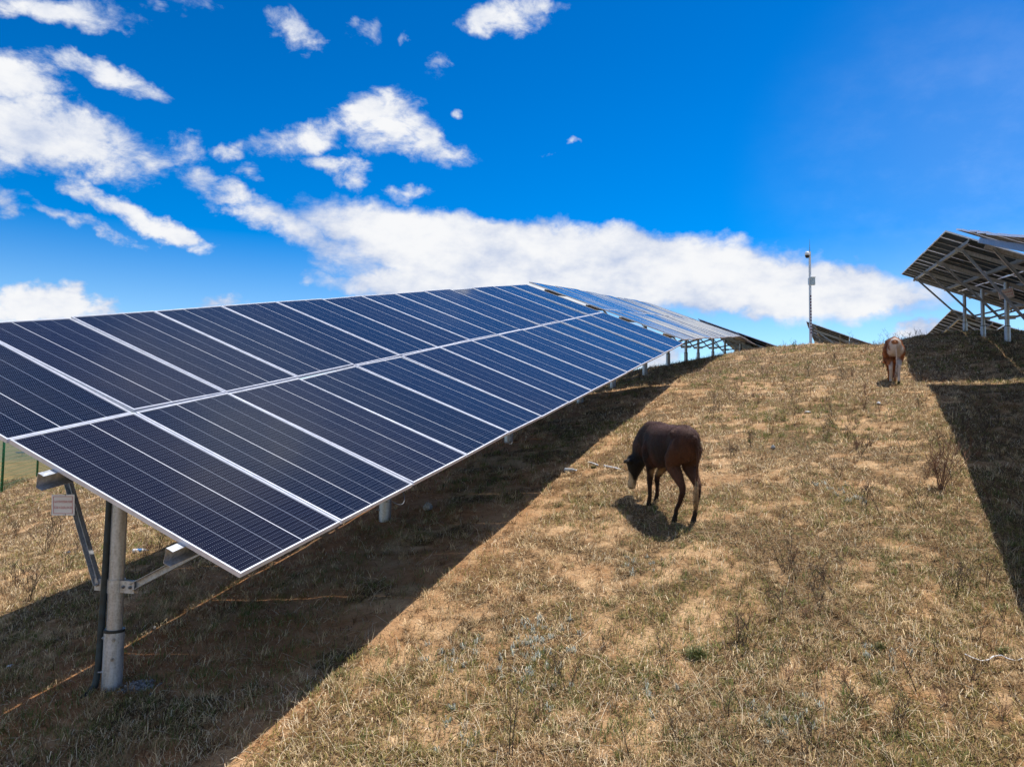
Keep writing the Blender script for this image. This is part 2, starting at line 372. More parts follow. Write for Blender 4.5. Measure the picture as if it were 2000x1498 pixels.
# green tufts
nt_ = 12500; tx, ty = spread(nt_, 3.8, 30); g = fbm(tx, ty, .6, 3, 31); kp = RNG.random(nt_) < sst((g - .40) * 5) * (1 - .6 * trench(tx, ty)); tx, ty = tx[kp], ty[kp]
rep = 17; tr_ = .03 + .07 * RNG.random(len(tx)); X = np.repeat(tx, rep); Y = np.repeat(ty, rep); rr = np.repeat(tr_, rep); n = len(X)
X = X + RNG.normal(size=n) * rr * .6; Y = Y + RNG.normal(size=n) * rr * .6
hue = np.repeat(RNG.random(len(tx)), rep)[:, None]
col = (np.array([.10, .16, .035]) * (1 - hue) + np.array([.25, .24, .075]) * hue) * (.5 + RNG.random(n))[:, None]
gl = RNG.random(n) < .15; col[gl] = (.45, .38, .2)
tag(blades('green_grass', X, Y, (.035 + .06 * RNG.random(n)) * np.clip(Y / 10, 1, 1.8) ** .5, (.0028 + .0022 * RNG.random(n)) * np.clip(Y / 9, 1, 2.2), .5 + RNG.random(n) * .9, RNG.random(n) * 6.283, col, RNG.random(n) * .8),
    'small olive green grass tufts scattered through the dry straw', 'grass', kind='stuff')
# coarse radiating straw clumps
nc = 9000; tx, ty = spread(nc, 3.8, 30); kp = RNG.random(nc) < .25 + sst((fbm(tx, ty, .8, 3, 33) - .42) * 6); tx, ty = tx[kp], ty[kp]
rep = 22; R0_ = .02 + .05 * RNG.random(len(tx)); X = np.repeat(tx, rep); Y = np.repeat(ty, rep); rr = np.repeat(R0_, rep); n = len(X); tone = np.repeat(RNG.random(len(tx)), rep)[:, None]
X = X + RNG.normal(size=n) * rr * .5; Y = Y + RNG.normal(size=n) * rr * .5
col = (np.array([.98, .76, .45]) * tone + np.array([.30, .16, .065]) * (1 - tone)) * (.4 + .75 * RNG.random(n))[:, None]
tag(blades('straw_clumps', X, Y, (.05 + .10 * RNG.random(n)) * (.6 + rr * 9), (.003 + .003 * RNG.random(n)) * np.clip(Y / 9, 1, 2.2), .15 + RNG.random(n) ** 1.4 * 1.2, RNG.random(n) * 6.283, col, RNG.random(n) * .9),
    'coarse tangled straw clumps standing a little above the turf', 'grass', kind='stuff')
# long bleached stalks lying about
X, Y = spread(16000, 3.8, 26); keep = (RNG.random(len(X)) > bare(X, Y) * .8) & (RNG.random(len(X)) < .25 + sst((fbm(X, Y, .5, 2, 41) - .4) * 5)); X, Y = clear(X, Y, keep); n = len(X)
col = np.array([(.88, .74, .52)]) * (.6 + .5 * RNG.random(n))[:, None]
tag(blades('straw_stalks', X, Y, .14 + .22 * RNG.random(n), (.0026 + .0016 * RNG.random(n)) * np.clip(Y / 10, 1, 1.7), .08 + RNG.random(n) ** 2 * .9, RNG.random(n) * 6.283, col, RNG.random(n) * .6),
    'long bleached grass stalks lying loose over the turf', 'dry stalks', kind='stuff')
# reddish upright dry herbs: behind the post on the left, on the upper slope and along the crest
z = 6 + 29 * RNG.random(42000); t = np.where(RNG.random(42000) < .3, -.72 + .35 * RNG.random(42000), .16 + .6 * RNG.random(42000)); X = z * t; Y = z
wt = np.where(t < 0, sst((Y - 8) / 2), (.10 + .9 * sst((Y - 12) / 9)) * (.45 + sst((fbm(X, Y, .45, 2, 51) - .42) * 6)))
keep = RNG.random(len(X)) < wt * .9; X, Y = clear(X, Y, keep); n = len(X)
col = np.array([(.30, .19, .12)]) * (.4 + 1.0 * RNG.random(n))[:, None]; pk = RNG.random(n) < .3; col[pk] = np.array([.50, .38, .26]) * (.7 + .4 * RNG.random(pk.sum()))[:, None]
tag(blades('dry_herbs', X, Y, .07 + .17 * RNG.random(n) ** 1.5, (.0032 + .002 * RNG.random(n)) * np.clip(Y / 11, 1, 2), .7 + RNG.random(n) * .8, RNG.random(n) * 6.283, col, RNG.random(n) * .6),
    'thin reddish brown dried herbs standing on the upper slope', 'dry herbs', kind='stuff')
# grey-white frosty looking rosettes
cl = [(1035, 1265), (1010, 1290), (1290, 1370), (880, 1420), (1060, 1235), (1500, 1420), (1560, 1400), (1700, 1290), (850, 1300), (1240, 1100), (1660, 960), (1620, 940)]
X = []; Y = []
for (a, b2) in cl:
    p = hitq(a, b2); kq = 26 if (a, b2) in cl[:2] else 9
    for _ in range(kq):
        q = p[:2] + RNG.normal(size=2) * (.22 if kq > 10 else .12)
        for _ in range(14): X.append(q[0] + RNG.normal() * .012); Y.append(q[1] + RNG.normal() * .012)
X = np.array(X); Y = np.array(Y); n = len(X)
col = np.array([(.50, .54, .48)]) * (.45 + .6 * RNG.random(n))[:, None]
tag(blades('grey_herb_leaves', X, Y, .02 + .03 * RNG.random(n), .006 + .003 * RNG.random(n), .2 + RNG.random(n) * .9, RNG.random(n) * 6.283, col, RNG.random(n) * .5),
    'pale grey felted herb leaves growing low among the straw', 'ground herb', kind='stuff')

# ------------------------------------------------------------------ solar tables
PW, PL = 1.102, 2.187; PITCH = 1.122; VG = .026
def panel_proto():
    mb = MB(); t0, t1 = -.0105, -.0055                     # laminate, top just below the lip
    x0, x1, y0, y1 = -PW / 2 + .004, PW / 2 - .004, -PL / 2 + .004, PL / 2 - .004
    mb.add([(x0, y0, t1), (x1, y0, t1), (x1, y1, t1), (x0, y1, t1)], [(0, 1, 2, 3)])
    mb.mi = 1; mb.add([(x0, y0, t0), (x1, y0, t0), (x1, y1, t0), (x0, y1, t0)], [(3, 2, 1, 0)])
    lam = mb.build('solar_panel', [MAT['cells'], MAT['back']])
    uvl = lam.data.uv_layers.new(name='UVMap')
    for i, uvc in enumerate([(0, 0), (x1 - x0, 0), (x1 - x0, y1 - y0), (0, y1 - y0)] + [(0, 0)] * 4): uvl.data[i].uv = uvc
    fb = MB(); w, l = PW / 2, PL / 2; lip = .011; dz = -.035
    for s in (-1, 1):
        # outer wall, top lip, bottom flange
        xs = sorted((s * w, s * (w - .002))); fb.abox(xs[0], xs[1], -l, l, dz, -.0042)
        xs = sorted((s * w, s * (w - lip))); fb.abox(xs[0], xs[1], -l, l, -.0042, 0)
        xs = sorted((s * (w - .0021), s * (w - .03))); fb.abox(xs[0], xs[1], -l + .003, l - .003, dz, dz + .002)
        ys = sorted((s * l, s * (l - .002))); fb.abox(-w + .0021, w - .0021, ys[0], ys[1], dz, -.0043)
        ys = sorted((s * l, s * (l - lip))); fb.abox(-w + lip, w - lip, ys[0], ys[1], -.0042, 0)
        ys = sorted((s * (l - .0021), s * (l - .025))); fb.abox(-w + .031, w - .031, ys[0], ys[1], dz, dz + .002)
    fr = fb.build('frame', MAT['alu'], lam)
    jb = MB()
    jb.abox(-.07, .07, -.03, .03, -.028, -.0106)
    j = jb.build('junction_box', MAT['black'], lam)
    return lam, fr, j
PROTO = panel_proto()
def frame_axes(u):
    u = np.array(u, float); u /= np.linalg.norm(u); v = V0 - u * (V0 @ u); v /= np.linalg.norm(v); return u, v, np.cross(u, v)
def mat3(u, v, n, p):
    mm = Matrix.Identity(4)
    for i in range(3): mm[i][0], mm[i][1], mm[i][2], mm[i][3] = u[i], v[i], n[i], p[i]
    return mm
used_proto = [False]
def channel(mb, a, b_, wd, ht, side, upv, th=.004):
    """C section from a to b: web on one side, two flanges"""
    a, b_ = np.array(a, float), np.array(b_, float); d = b_ - a; Ln = np.linalg.norm(d); d /= Ln
    upv = upv - d * (upv @ d); upv /= np.linalg.norm(upv); sd = np.cross(d, upv) * side; c = (a + b_) / 2
    mb.box(c, d * Ln / 2, sd * th / 2, upv * ht / 2)
    for q in (-1, 1): mb.box(c + sd * (wd / 2 + th / 2) + upv * q * (ht / 2 - th / 2), d * Ln / 2, sd * wd / 2, upv * th / 2)
S_POST = (1.02, 5.29, 9.55, 13.86)
def table(O, u, label, ncol=14, flips=None, bright=None, name='solar_array', post_fit=None, ends=(.1, .1), sposts=S_POST, near=False, sv=1.62):
    O = np.array(O, float); u, v, n = frame_axes(u)
    C0 = O + u * sposts[0]; base = np.array([C0[0], C0[1], gz(C0[0], C0[1])])
    root = empty(name, base); tag(root, label, 'solar array', 'rows of solar panels on steel posts')
    rg = random.Random(int(abs(O[0] * 100)))
    for j in range(ncol):
        for r in (0, 1):
            cpos = O + u * (PITCH * (j + .5)) + v * ((1 if r else -1) * (PL / 2 + VG / 2)) - base
            cpos = cpos + n * rg.uniform(-.002, .002)
            if not used_proto[0]:
                lam = PROTO[0]; used_proto[0] = True
            else:
                lam = PROTO[0].copy(); C.objects.link(lam)
                for ch in PROTO[1:]:
                    cc = ch.copy(); C.objects.link(cc); cc.parent = lam
            lam.parent = root
            fl = flips.get((j, r)) if flips and (j, r) in flips else rg.random() < .5
            uu, vv = (-u, -v) if fl else (u, v)
            # a hair of mounting error makes neighbouring reflections differ
            e = rg.gauss(0, .008); e2 = rg.gauss(0, .008); nn = n + u * e + v * e2; nn /= np.linalg.norm(nn)
            uu = uu - nn * (uu @ nn); uu /= np.linalg.norm(uu); vv = np.cross(nn, uu)
            lam.matrix_local = mat3(uu, vv, nn, cpos)
    L = ncol * PITCH
    for vv in (-1.68, -.47, .47, 1.68):
        mb = MB(); a = O - u * ends[0] + v * vv - n * (.035 + .06) - base; e = O + u * (L + ends[1]) + v * vv - n * (.035 + .06) - base
        channel(mb, a, e, .055, .115, 1, n); mb.build('purlin', MAT['channel'], root)
    up = np.array([0, 0, 1.])
    for s in sposts:
        a = O + u * s - n * .205 - base
        mb = MB(); channel(mb, a - v * 1.78, a + v * 1.78, .05, .09, 1, n); mb.build('rafter', MAT['channel'], root)
        q = O + u * s - base; q = np.array([q[0], q[1], 0]); g = gz(q[0] + base[0], q[1] + base[1]) - base[2]
        dh = (q - a)[:2]; top = a[2] + (dh @ v[:2]) / (v[:2] @ v[:2]) * v[2] + .02
        foot = q + up * (g - .15); tp = q + up * top
        hh = top - g
        mb = MB(); mb.tube([foot, tp], .062, 20); post = crease(mb.build('post', MAT['galv'], root))
        sl = min(.46, hh * .25)
        mb = MB()
        mb.tube([q + up * (g - .1), q + up * (g + sl)], .079, 22)
        slv = crease(mb.build('sleeve', MAT['sleeve'], post))
        mb = MB(); mb.tube([q + up * (g + sl + .001), q + up * (g + sl + .022)], .083, 22); crease(mb.build('rubber_ring', MAT['black'], post))
        # clamp with ears
        zc = g + hh * .405; vh = np.array([v[0], v[1], 0]); vh /= np.linalg.norm(vh); uh = np.array([vh[1], -vh[0], 0])
        if uh @ u < 0: uh = -uh
        mb = MB(); mb.tube([q + up * (zc - .055), q + up * (zc + .055)], .069, 22)
        for sg in (-1, 1):
            for tt in (-1, 1):
                mb.box(q + up * zc + vh * sg * .135 - uh * tt * .022, vh * .072, uh * .003, up * .05)
        crease(mb.build('clamp', MAT['galv'], post))
        if near and s < 6:
            for sg in (-1, 1):
                for dd in (.10, .17):
                    c0 = q + up * zc + vh * sg * dd; mb = MB(); mb.tube([c0 - uh * .036, c0 - uh * .0362, c0 - uh * .045, c0 + uh * .045], [.014, .014, .007, .006], 8)
                    mb.tube([c0 - uh * .036, c0 - uh * .026], .014, 6); crease(mb.build('bolt', MAT['bolt'], post))
            for (hz, an) in ((sl - .05, -.75), (sl - .05, 1.1), (sl * .55, -.7), (sl * .3, .9)):
                dr = -uh * math.cos(an) + vh * math.sin(an)
                c0 = q + up * (g + hz); mb = MB(); mb.tube([c0 + dr * .07, c0 + dr * .089, c0 + dr * .0891, c0 + dr * .11], [.015, .015, .008, .008], 8)
                crease(mb.build('bolt', MAT['bolt'], post))
        for sg in (-1, 1):
            s0 = q + up * zc + vh * sg * .175; s1 = a + v * (sv if sg > 0 else -1.62)
            mb = MB(); channel(mb, s0, s1, .04, .06, -sg, np.array([0, 0, 1.]) - .3 * vh * sg, .004)
            mb.build('strut', MAT['channel'], root)
    return root, base, (u, v, n)

W_ = lambda p: cam2w(p)
flip1 = {(0, 0): True, (1, 0): False, (2, 0): True, (3, 0): False, (4, 0): True, (5, 0): False, (1, 1): False, (2, 1): True, (3, 1): False, (0, 1): False}
T1, B1, (u1, v1, n1) = table(O0, U0, 'nearest and largest solar array with dark blue panels filling the left of the view', flips=flip1, near=True, sv=.92)
# second array in the same row, lying flatter
A2 = W_((.43, -2.68, 21.05)); B2 = W_((4.35, -1.177, 19.7)); u2 = W_((.360, -.061, .931))
T2 = table((A2 + B2) / 2, u2, 'second solar array up the left row, its glass seen at a glancing pale angle')
# third array of the row, over the crest
u3 = W_((.40, .015, .93)); P3 = (A2 + B2) / 2 + u2 / np.linalg.norm(u2) * 16.3
T3 = table(P3, u3, 'third solar array of the left row, dipping away behind the crest of the hill')
# dark underside wedge right of it
Bw = W_((13.57, -1.90, 40)); uw, vw, nw = frame_axes(W_((.45, .12, .93)))
T4 = table(Bw + vw * 2.2, uw, 'dark solar array showing only its sloping end edge at the crest beside the pale array')
# small dark array behind the mast
N5 = pz(1575, 628, 40); u5, v5, n5 = frame_axes(W_((.418, .027, 1)))
T5 = table(N5 - v5 * 2.2, u5, 'solar array with dark back half hidden by the crest beside the camera mast')
# right hand row
NR = W_((9.95, -3.51, 18)); uR, vR, nR = frame_axes(W_((6.19, -1.04, 14.5)))
TR = table(NR - vR * 2.2, uR, 'solar array seen from beneath on the right, with a small sign on its strut')
K0 = pz(1868, 447, 17.4); uK, vK, nK = frame_axes(np.array([.391, .885, .250]))
TK = table(K0 - vK * 2.2 - uK * 14 * PITCH, uK, 'solar array cut off at the right edge, only its thin rim showing', ends=(.1, .1))
N6 = pz(1860, 603, 36); u6, v6, n6 = frame_axes(W_((6.07, .70, 14.5)))
T6 = table(N6 - v6 * 2.2, u6, 'low solar array behind the right posts, its dark back slanting down into the hill')

# conduit and cable loops on the first array
cx, cy = (O0 + U0 * .93)[:2]; cb = np.array([cx, cy, 0])
gx = hit(172, 1352)
def wp(x, y, z): return pz(x, y, z) - B1
mb = MB(); zc = 6.50
pts = [wp(218, 905, 6.62), wp(214, 975, 6.56), wp(204, 1140, 6.53), wp(196, 1250, 6.52), wp(191, 1310, 6.50), wp(186, 1338, 6.48), wp(174, 1354, 6.44), wp(160, 1364, 6.36)]
mb.tube(pts, .027, 14); cnd = mb.build('cable_conduit', MAT['conduit'], T1, True)
mb = MB()
for t_ in (0., .25, .5, .75, 1.): mb.tube([np.array(pts[-2]) * (1 - t_) + np.array(pts[-1]) * t_ + np.array((-.004, 0, 0)), np.array(pts[-2]) * (1 - t_) + np.array(pts[-1]) * t_ + np.array((.006, 0, -.002))], .036, 12)
mb.build('conduit_collar', MAT['black'], cnd, True)
for (jx, ln) in ((1.85, .10), (4.1, .10)):
    c0 = O0 + u1 * (jx * PITCH) - v1 * 2.08 - n1 * .05 - B1; mb = MB()
    mb.tube([c0 + u1 * ln * math.cos(a) * 1.3 + np.array([0, 0, -1]) * (ln * math.sin(a)) - v1 * .12 * math.sin(a) for a in np.linspace(0, math.pi, 14)], .003, 6)
    mb.build('cable', MAT['cable'], T1, True)

# ------------------------------------------------------------------ signs
def sign(center, ex, ey, w, h, lines, label, name='warning_sign'):
    ex = np.array(ex) / np.linalg.norm(ex); ey = ey - ex * (ey @ ex); ey = ey / np.linalg.norm(ey); ez = np.cross(ex, ey)
    root = empty(name, center); root.matrix_world = mat3(ex, ey, ez, center); tag(root, label, 'sign', 'white signs with red lettering on the struts')
    mb = MB(); mb.abox(-w / 2, w / 2, -h / 2, h / 2, -.003, 0); bevel(mb.build('plate', MAT['white'], root), .001, 1)
    mb = MB(); a, bb, t = w / 2 - .016 * w / .3 - .006, h / 2 - .016, .0032 * w / .2
    mb.abox(-a, a, bb - t, bb, .0005, .0011); mb.abox(-a, a, -bb, -bb + t, .0005, .0011)
    mb.abox(-a, -a + t, -bb + t, bb - t, .0005, .0011); mb.abox(a - t, a, -bb + t, bb - t, .0005, .0011)
    mb.build('border', MAT['red'], root)
    for (txt, yy, sz) in lines:
        cu = bpy.data.curves.new('lettering', 'FONT'); cu.body = txt; cu.size = sz; cu.align_x = 'CENTER'; cu.align_y = 'CENTER'
        to = bpy.data.objects.new('tmp', cu); C.objects.link(to); bpy.context.view_layer.update()
        me = bpy.data.meshes.new_from_object(to.evaluated_get(bpy.context.evaluated_depsgraph_get())); bpy.data.objects.remove(to)
        xs = [vv.co.x for vv in me.vertices]; wd = max(xs) - min(xs) if xs else 1; f = w * .78 / wd
        for vv in me.vertices: vv.co.x *= f; vv.co.z = 0
        me.materials.clear(); me.materials.append(MAT['red'])
        lo = bpy.data.objects.new('lettering', me); C.objects.link(lo); lo.parent = root; lo.location = (0, yy, .0016)
    mb = MB()
    for yy in (h / 2 - .008, -h / 2 + .008): mb.tube([(.02, yy, -.012), (.02, yy, .003)], .004, 8)
    mb.build('rivet', MAT['bolt'], root)
    return root
e1 = pz(145, 985, 6.57) - pz(101, 985, 6.57)
sc1 = pz(123, 986, 6.58)
SG = sign(sc1, e1, pz(123, 966, 6.57) - pz(123, 1006, 6.57), .194, .176, [('12#6号方阵4号逆变器22号组串', .026, .023), ('2C28.14.22(20)-(3.4.23)', -.022, .028)], 'square white sign with red border and red lines left of the near post')
cR = pz(1965, 574, 20.2)
sign(cR, pz(1980, 570, 20.2) - pz(1950, 577, 20.2), pz(1962, 563, 20.2) - pz(1965, 584, 20.2), .40, .24, [('8号方阵逆变器组串', .035, .05), ('1C22.14(18)-(6.20)', -.04, .05)], 'small tilted white sign with red lines hung on a strut of the right array')
# a strap that holds the left sign to its strut
mb = MB(); mb.abox(-.03, .05, -.012, .012, -.03, -.0035); mb.build('strap', MAT['channel'], SG)

# ------------------------------------------------------------------ camera mast
zp = 38.; pb = pz(1583.5, 676, zp); pb[2] = gz(pb[0], pb[1]); ptop = pz(1581.5, 489, zp)[2]
H = ptop - pb[2]; root = empty('camera_mast', pb); tag(root, 'slim grey camera mast with dome camera and box standing on the crest', 'mast')
mb = MB(); mb.tube([(0, 0, -.1), (0, 0, H * .5), (0, 0, H)], [.068, .062, .055], 16); crease(mb.build('mast', MAT['pole'], root))
mb = MB(); mb.tube([(0, 0, H), (0, 0, H + .25), (0, 0, H + .62)], [.022, .012, .004], 8); mb.build('lightning_rod', MAT['bolt'], root)
mb = MB(); mb.tube([(0, 0, H - .02), (-.06, -.02, H + .0), (-.13, -.02, H - .03)], .02, 8)
arm = mb.build('bracket_arm', MAT['pole'], root, True)
mb = MB(); zr = H - .28
prof = [(.02, .0), (.07, -.02), (.10, -.06), (.115, -.11), (.118, -.16), (.11, -.19)]
mb.loft([[(-.135 + r * math.cos(a), -.03 + r * math.sin(a), H + dz - .0) for a in np.linspace(0, 2 * math.pi, 16, endpoint=False)] for r, dz in prof])
dc = mb.build('dome_camera', MAT['white'], root, True)
mb = MB(); mb.loft([[(-.135 + r * math.cos(a), -.03 + r * math.sin(a), H + dz) for a in np.linspace(0, 2 * math.pi, 16, endpoint=False)] for r, dz in [(.105, -.191), (.10, -.24), (.08, -.29), (.045, -.32), (.01, -.33)]])
mb.build('dome', MAT['black'], dc, True)
hb = pz(1583, 547, zp)[2] - pb[2]
mb = MB(); mb.abox(.0, .21, -.12, -.0, hb - .22, hb + .15); bx = bevel(mb.build('equipment_box', simple('box_enamel', (.5, .62, .66), .5), root), .006)
mb = MB(); mb.abox(-.01, .23, -.14, .01, hb + .151, hb + .17); mb.build('box_lid', MAT['white'], bx)
mb = MB(); mb.abox(-.085, -.062, -.09, .05, hb - .2, hb + .13); mb.build('side_plate', MAT['pole'], root)
mb = MB()
for i in range(13):
    zz = pz(1583, 578 + i * 6., zp)[2] - pb[2]; mb.abox(-.028, .028, -.0705 - .003, -.0655 + .003, zz - .045, zz + .045)
    mb.abox(-.045, .045, -.0735, -.0705, zz - .01, zz + .012)
mb.build('painted_marking', simple('mast_marking', (.18, .04, .06), .6), root)

# ------------------------------------------------------------------ fence beyond the left end
fa = pz(3, 963, 22.); fb2 = pz(72, 934, 27.); fd = (fb2 - fa)[:2]; fl = np.linalg.norm(fd); fd /= fl
root = empty('wire_fence', (fa[0], fa[1], gz(fa[0], fa[1]))); tag(root, 'green wire mesh fence with green posts behind the left end of the near array', 'fence')
fo = np.array(root.location); wm = MB()
ks = list(range(-3, 5)); ptsf = []
for i in ks:
    p = fa[:2] + fd * fl * i; g = gz(*p); ptsf.append((p, g))
    mb = MB(); q = np.array([p[0], p[1], g]) - fo
    mb.tube([q + (0, 0, -.2), q + (0, 0, 1.65), q + (-.10, .10, 1.85)], .035, 10); mb.build('post', MAT['green'], root, True)
for (p, g), (p2, g2) in zip(ptsf[:-1], ptsf[1:]):
    a = np.array([p[0], p[1], g]) - fo; c_ = np.array([p2[0], p2[1], g2]) - fo; N_ = 60
    for j in range(N_): q = a + (c_ - a) * j / N_; wm.tube([q + (0, 0, .05), q + (0, 0, 1.6)], .0045, 3, False)
    for h in np.arange(.05, 1.61, .12): wm.tube([a + (0, 0, h), c_ + (0, 0, h)], .0045, 3, False)
wm.build('wire_mesh', MAT['green'], root)
# two far arrays on the pasture beyond the fence
for (x, y, lb) in ((43.5, 879.5, 'tiny blue solar array far off on the pasture, left one of the pair'), (47.5, 880.5, 'tiny blue solar array far off on the pasture, right one of the pair')):
    p = pz(x, y, 150); p[2] = gz(p[0], p[1], False); rt = empty('far_solar_array', p); tag(rt, lb, 'solar array', 'far arrays on the pasture')
    uu, vv, nn = frame_axes((.45, .89, .0)); mb = MB(); c0 = nn * 0 + np.array([0, 0, 1.0])
    mb.box(c0, uu * 1.2, vv * .18, nn * .02); mb.build('solar_panel', simple('far_panel_blue', (.02, .05, .16), .2), rt)
    mb = MB(); mb.tube([(0, 0, -.3), (0, 0, .98)], .05, 8); mb.build('post', MAT['galv'], rt)

# ------------------------------------------------------------------ cows
def mask(k, pos, c, r, soft=.04, nz=None, amp=.05, scl=(1, 1, 1)):
    mp = k.vmath('MULTIPLY', k.vmath('SUBTRACT', pos, c), tuple(1 / s for s in scl))
    d = k.vmath('LENGTH', mp)
    if nz is not None: d = k.math('ADD', d, k.math('MULTIPLY', k.math('SUBTRACT', nz, .5), amp * 2))
    return k.ss(d, r - soft, r + soft, 1, 0)
def coat(name, base, base2, patches):
    m, nt, b = newmat(name); k = NT(nt); pos = k.n('ShaderNodeTexCoord').outputs['Object']
    n1 = k.noise(pos, 5, 4, .6); mp = k.n('ShaderNodeMapping'); k.l(pos, mp.inputs[0]); mp.inputs[3].default_value = (1, 1, .35)
    n2 = k.noise(mp.outputs[0], 90, 3, .6); col = k.mix(k.ss(n1, .38, .62), c4(*[x * .6 for x in base]), c4(*[x * 1.3 for x in base2]))
    for (c, r, soft, amp, scl, pc) in patches: col = k.mix(mask(k, pos, c, r, soft, n1, amp, scl), col, c4(*pc))
    col = k.mix(k.ss(n2, .35, .65, .0, .35), col, k.mix(.5, col, c4(.02, .012, .01)))
    k.l(col, b.inputs['Base Color']); b.inputs['Roughness'].default_value = .62; b.inputs['Specular IOR Level'].default_value = .22
    b.inputs['Sheen Weight'].default_value = .06; b.inputs['Sheen Roughness'].default_value = .4
    k.l(k.bump(k.math('ADD', n2, k.math('MULTIPLY', n1, 1.2)), .8, .014), b.inputs['Normal']); return m
def ell_ring(c, t, hw, hh, n=24, bot=1.0):
    t = np.array(t, float); t /= np.linalg.norm(t); sd = np.array([0, 1., 0]); sd = sd - t * (sd @ t); sd /= np.linalg.norm(sd); up = np.cross(t, sd)
    if up[2] < 0 or (abs(up[2]) < .2 and up[0] < 0): up = -up
    out = []
    for j in range(n):
        a = 2 * math.pi * j / n; s_, c_ = math.sin(a), math.cos(a)
        # slightly squared ellipse, narrower at the bottom
        k_ = 1.0 if s_ > 0 else bot
        out.append(np.array(c) + sd * hw * math.copysign(abs(c_) ** .88, c_) * (1 - .12 * max(0, -s_)) + up * hh * math.copysign(abs(s_) ** .92, s_) * k_)
    return out
def make_cow(name, feet_px, scale, coatmat, label, turn=None, fx_=None, XF=1., nk_s=1., head_yaw=.0, muzzle_z=.08, tailmat=None, tail_side=.0, neck_drop=1.0, rear_px=None, hw=1.):
    fw = [hit(*p) for p in feet_px]                       # hind left, hind right, front left, front right
    hind = (fw[0] + fw[1]) / 2; front = (fw[2] + fw[3]) / 2
    hd = (front - hind)[:2]; hd /= np.linalg.norm(hd)
    ctr = (hind + front) / 2
    if turn is not None:
        a0 = math.atan2(ctr[0], ctr[1]) - R_(turn); hd = np.array([math.sin(a0), math.cos(a0)])
    ctr[2] = gz(ctr[0], ctr[1])
    e = .35; sl = (gz(ctr[0] + hd[0] * e, ctr[1] + hd[1] * e, False) - gz(ctr[0] - hd[0] * e, ctr[1] - hd[1] * e, False)) / (2 * e)
    xa = np.array([hd[0], hd[1], sl * .35]); xa /= np.linalg.norm(xa); ya = np.array([-hd[1], hd[0], 0]); za = np.cross(xa, ya)
    root = empty(name, ctr); root.matrix_world = mat3(xa, ya, za, ctr); tag(root, label, 'cow')
    R = np.stack([xa, ya, za], 1)
    def clampf(q, sgn, fr):
        l = R.T @ (q - ctr); return l / scale
    ft = [clampf(q, 0, 0) for q in fw]
    for i, f in enumerate(ft):
        side = 1 if i in (0, 2) else -1; want = .13 * side if i < 2 else .10 * side
        f[1] = .5 * f[1] + .5 * want; f[0] = (.35 * f[0] + .65 * (-.43 if i < 2 else .40) * XF) / XF
        if fx_: f[0] = fx_[i]
        fx = f * np.array([XF, hw, 1.]); wpt = ctr + R @ (fx * scale); g = gz(wpt[0], wpt[1]) + .0; f[2] = (R.T @ (np.array([wpt[0], wpt[1], g]) - ctr))[2] / scale
    mb = MB()
    T = [(-.665, .93, .035, .05), (-.64, .905, .11, .13), (-.58, .885, .165, .185), (-.48, .875, .20, .22), (-.36, .865, .225, .24), (-.2, .855, .20, .235), (0, .82, .235, .265), (.18, .80, .245, .285), (.34, .80, .22, .285),
         (.47, .81, .195, .28), (.58, .82, .165, .255), (.67, .80, .11, .19)]
    mb.loft([ell_ring((x, 0, z), (1, 0, 0), w, h) for x, z, w, h in T])
    # withers / spine ridge and hip bones
    mb.loft([ell_ring((x, 0, z), (1, 0, 0), w, h) for x, z, w, h in [(-.62, 1.03, .02, .03), (-.47, 1.085, .05, .035), (-.2, 1.055, .05, .045), (.1, 1.05, .05, .04), (.36, 1.065, .06, .05), (.5, 1.03, .04, .05)]])
    for s in (-1, 1):
        mb.tube([(-.30, s * .12, 1.045), (-.35, s * .195, 1.0), (-.40, s * .19, .93)], [.04, .042, .035], 10)
        mb.tube([(-.52, s * .05, .98), (-.62, s * .08, .93), (-.61, s * .09, .86)], [.05, .045, .04], 10)
    hy = head_yaw
    poll = np.array([.87, hy, .60 * neck_drop]); 
    nk = [(np.array([.40, 0, .86]), .16, .25), (np.array([.60, hy * .15, .86]), .14, .25), (np.array([.74, hy * .45, .80]), .12, .22), (np.array([.84, hy * .8, .70]), .105, .18), (poll, .08, .105)]
    rings = []
    for i, (c, w, h) in enumerate(nk):
        t = nk[min(i + 1, len(nk) - 1)][0] - nk[max(i - 1, 0)][0]; rings.append(ell_ring(c, t, w, h))
    mb.loft(rings)
    mz = np.array([.985, hy * 1.2, muzzle_z + .09]); hdv = mz - poll; Lh = np.linalg.norm(hdv); hdv /= Lh
    face = np.array([1., 0, 0]); face = face - hdv * (face @ hdv); face /= np.linalg.norm(face)
    hs = [(-.05, .06, .06), (.02, .105, .12), (.12, .122, .145), (.24, .118, .145), (.36, .098, .13), (.5, .073, .105), (.66, .056, .082), (.80, .053, .070), (.92, .058, .064), (1.0, .048, .052), (1.04, .025, .026)]
    rings = []
    for f, w, h in hs:
        c = poll + hdv * (f * Lh) + face * .01; sd = np.cross(hdv, face)
        w *= 1.30; h *= 1.18
        rings.append([c + sd * w * math.cos(a) + face * h * math.sin(a) * .82 for a in np.linspace(0, 2 * math.pi, 22, endpoint=False)])
    mb.loft(rings)
    sd = np.cross(hdv, face); sd = sd if sd[1] > 0 else -sd
    mb.tube([(.42, 0, .60), (.56, 0, .585), (.70, hy * .3, .575), (.80, hy * .7, .55), poll - np.array([.0, 0, .10])], [.07, .085, .08, .07, .06], 12, True, .6)
    for s in (-1, 1):                                      # ears
        c0 = poll + hdv * .03 + sd * s * .07 - face * .03
        d1 = sd * s * .92 + hdv * .12 - face * .2
        mb.tube([c0, c0 + d1 * .06, c0 + d1 * .12, c0 + d1 * .18, c0 + d1 * .22], [.030, .050, .064, .054, .016], 10, True, .5)
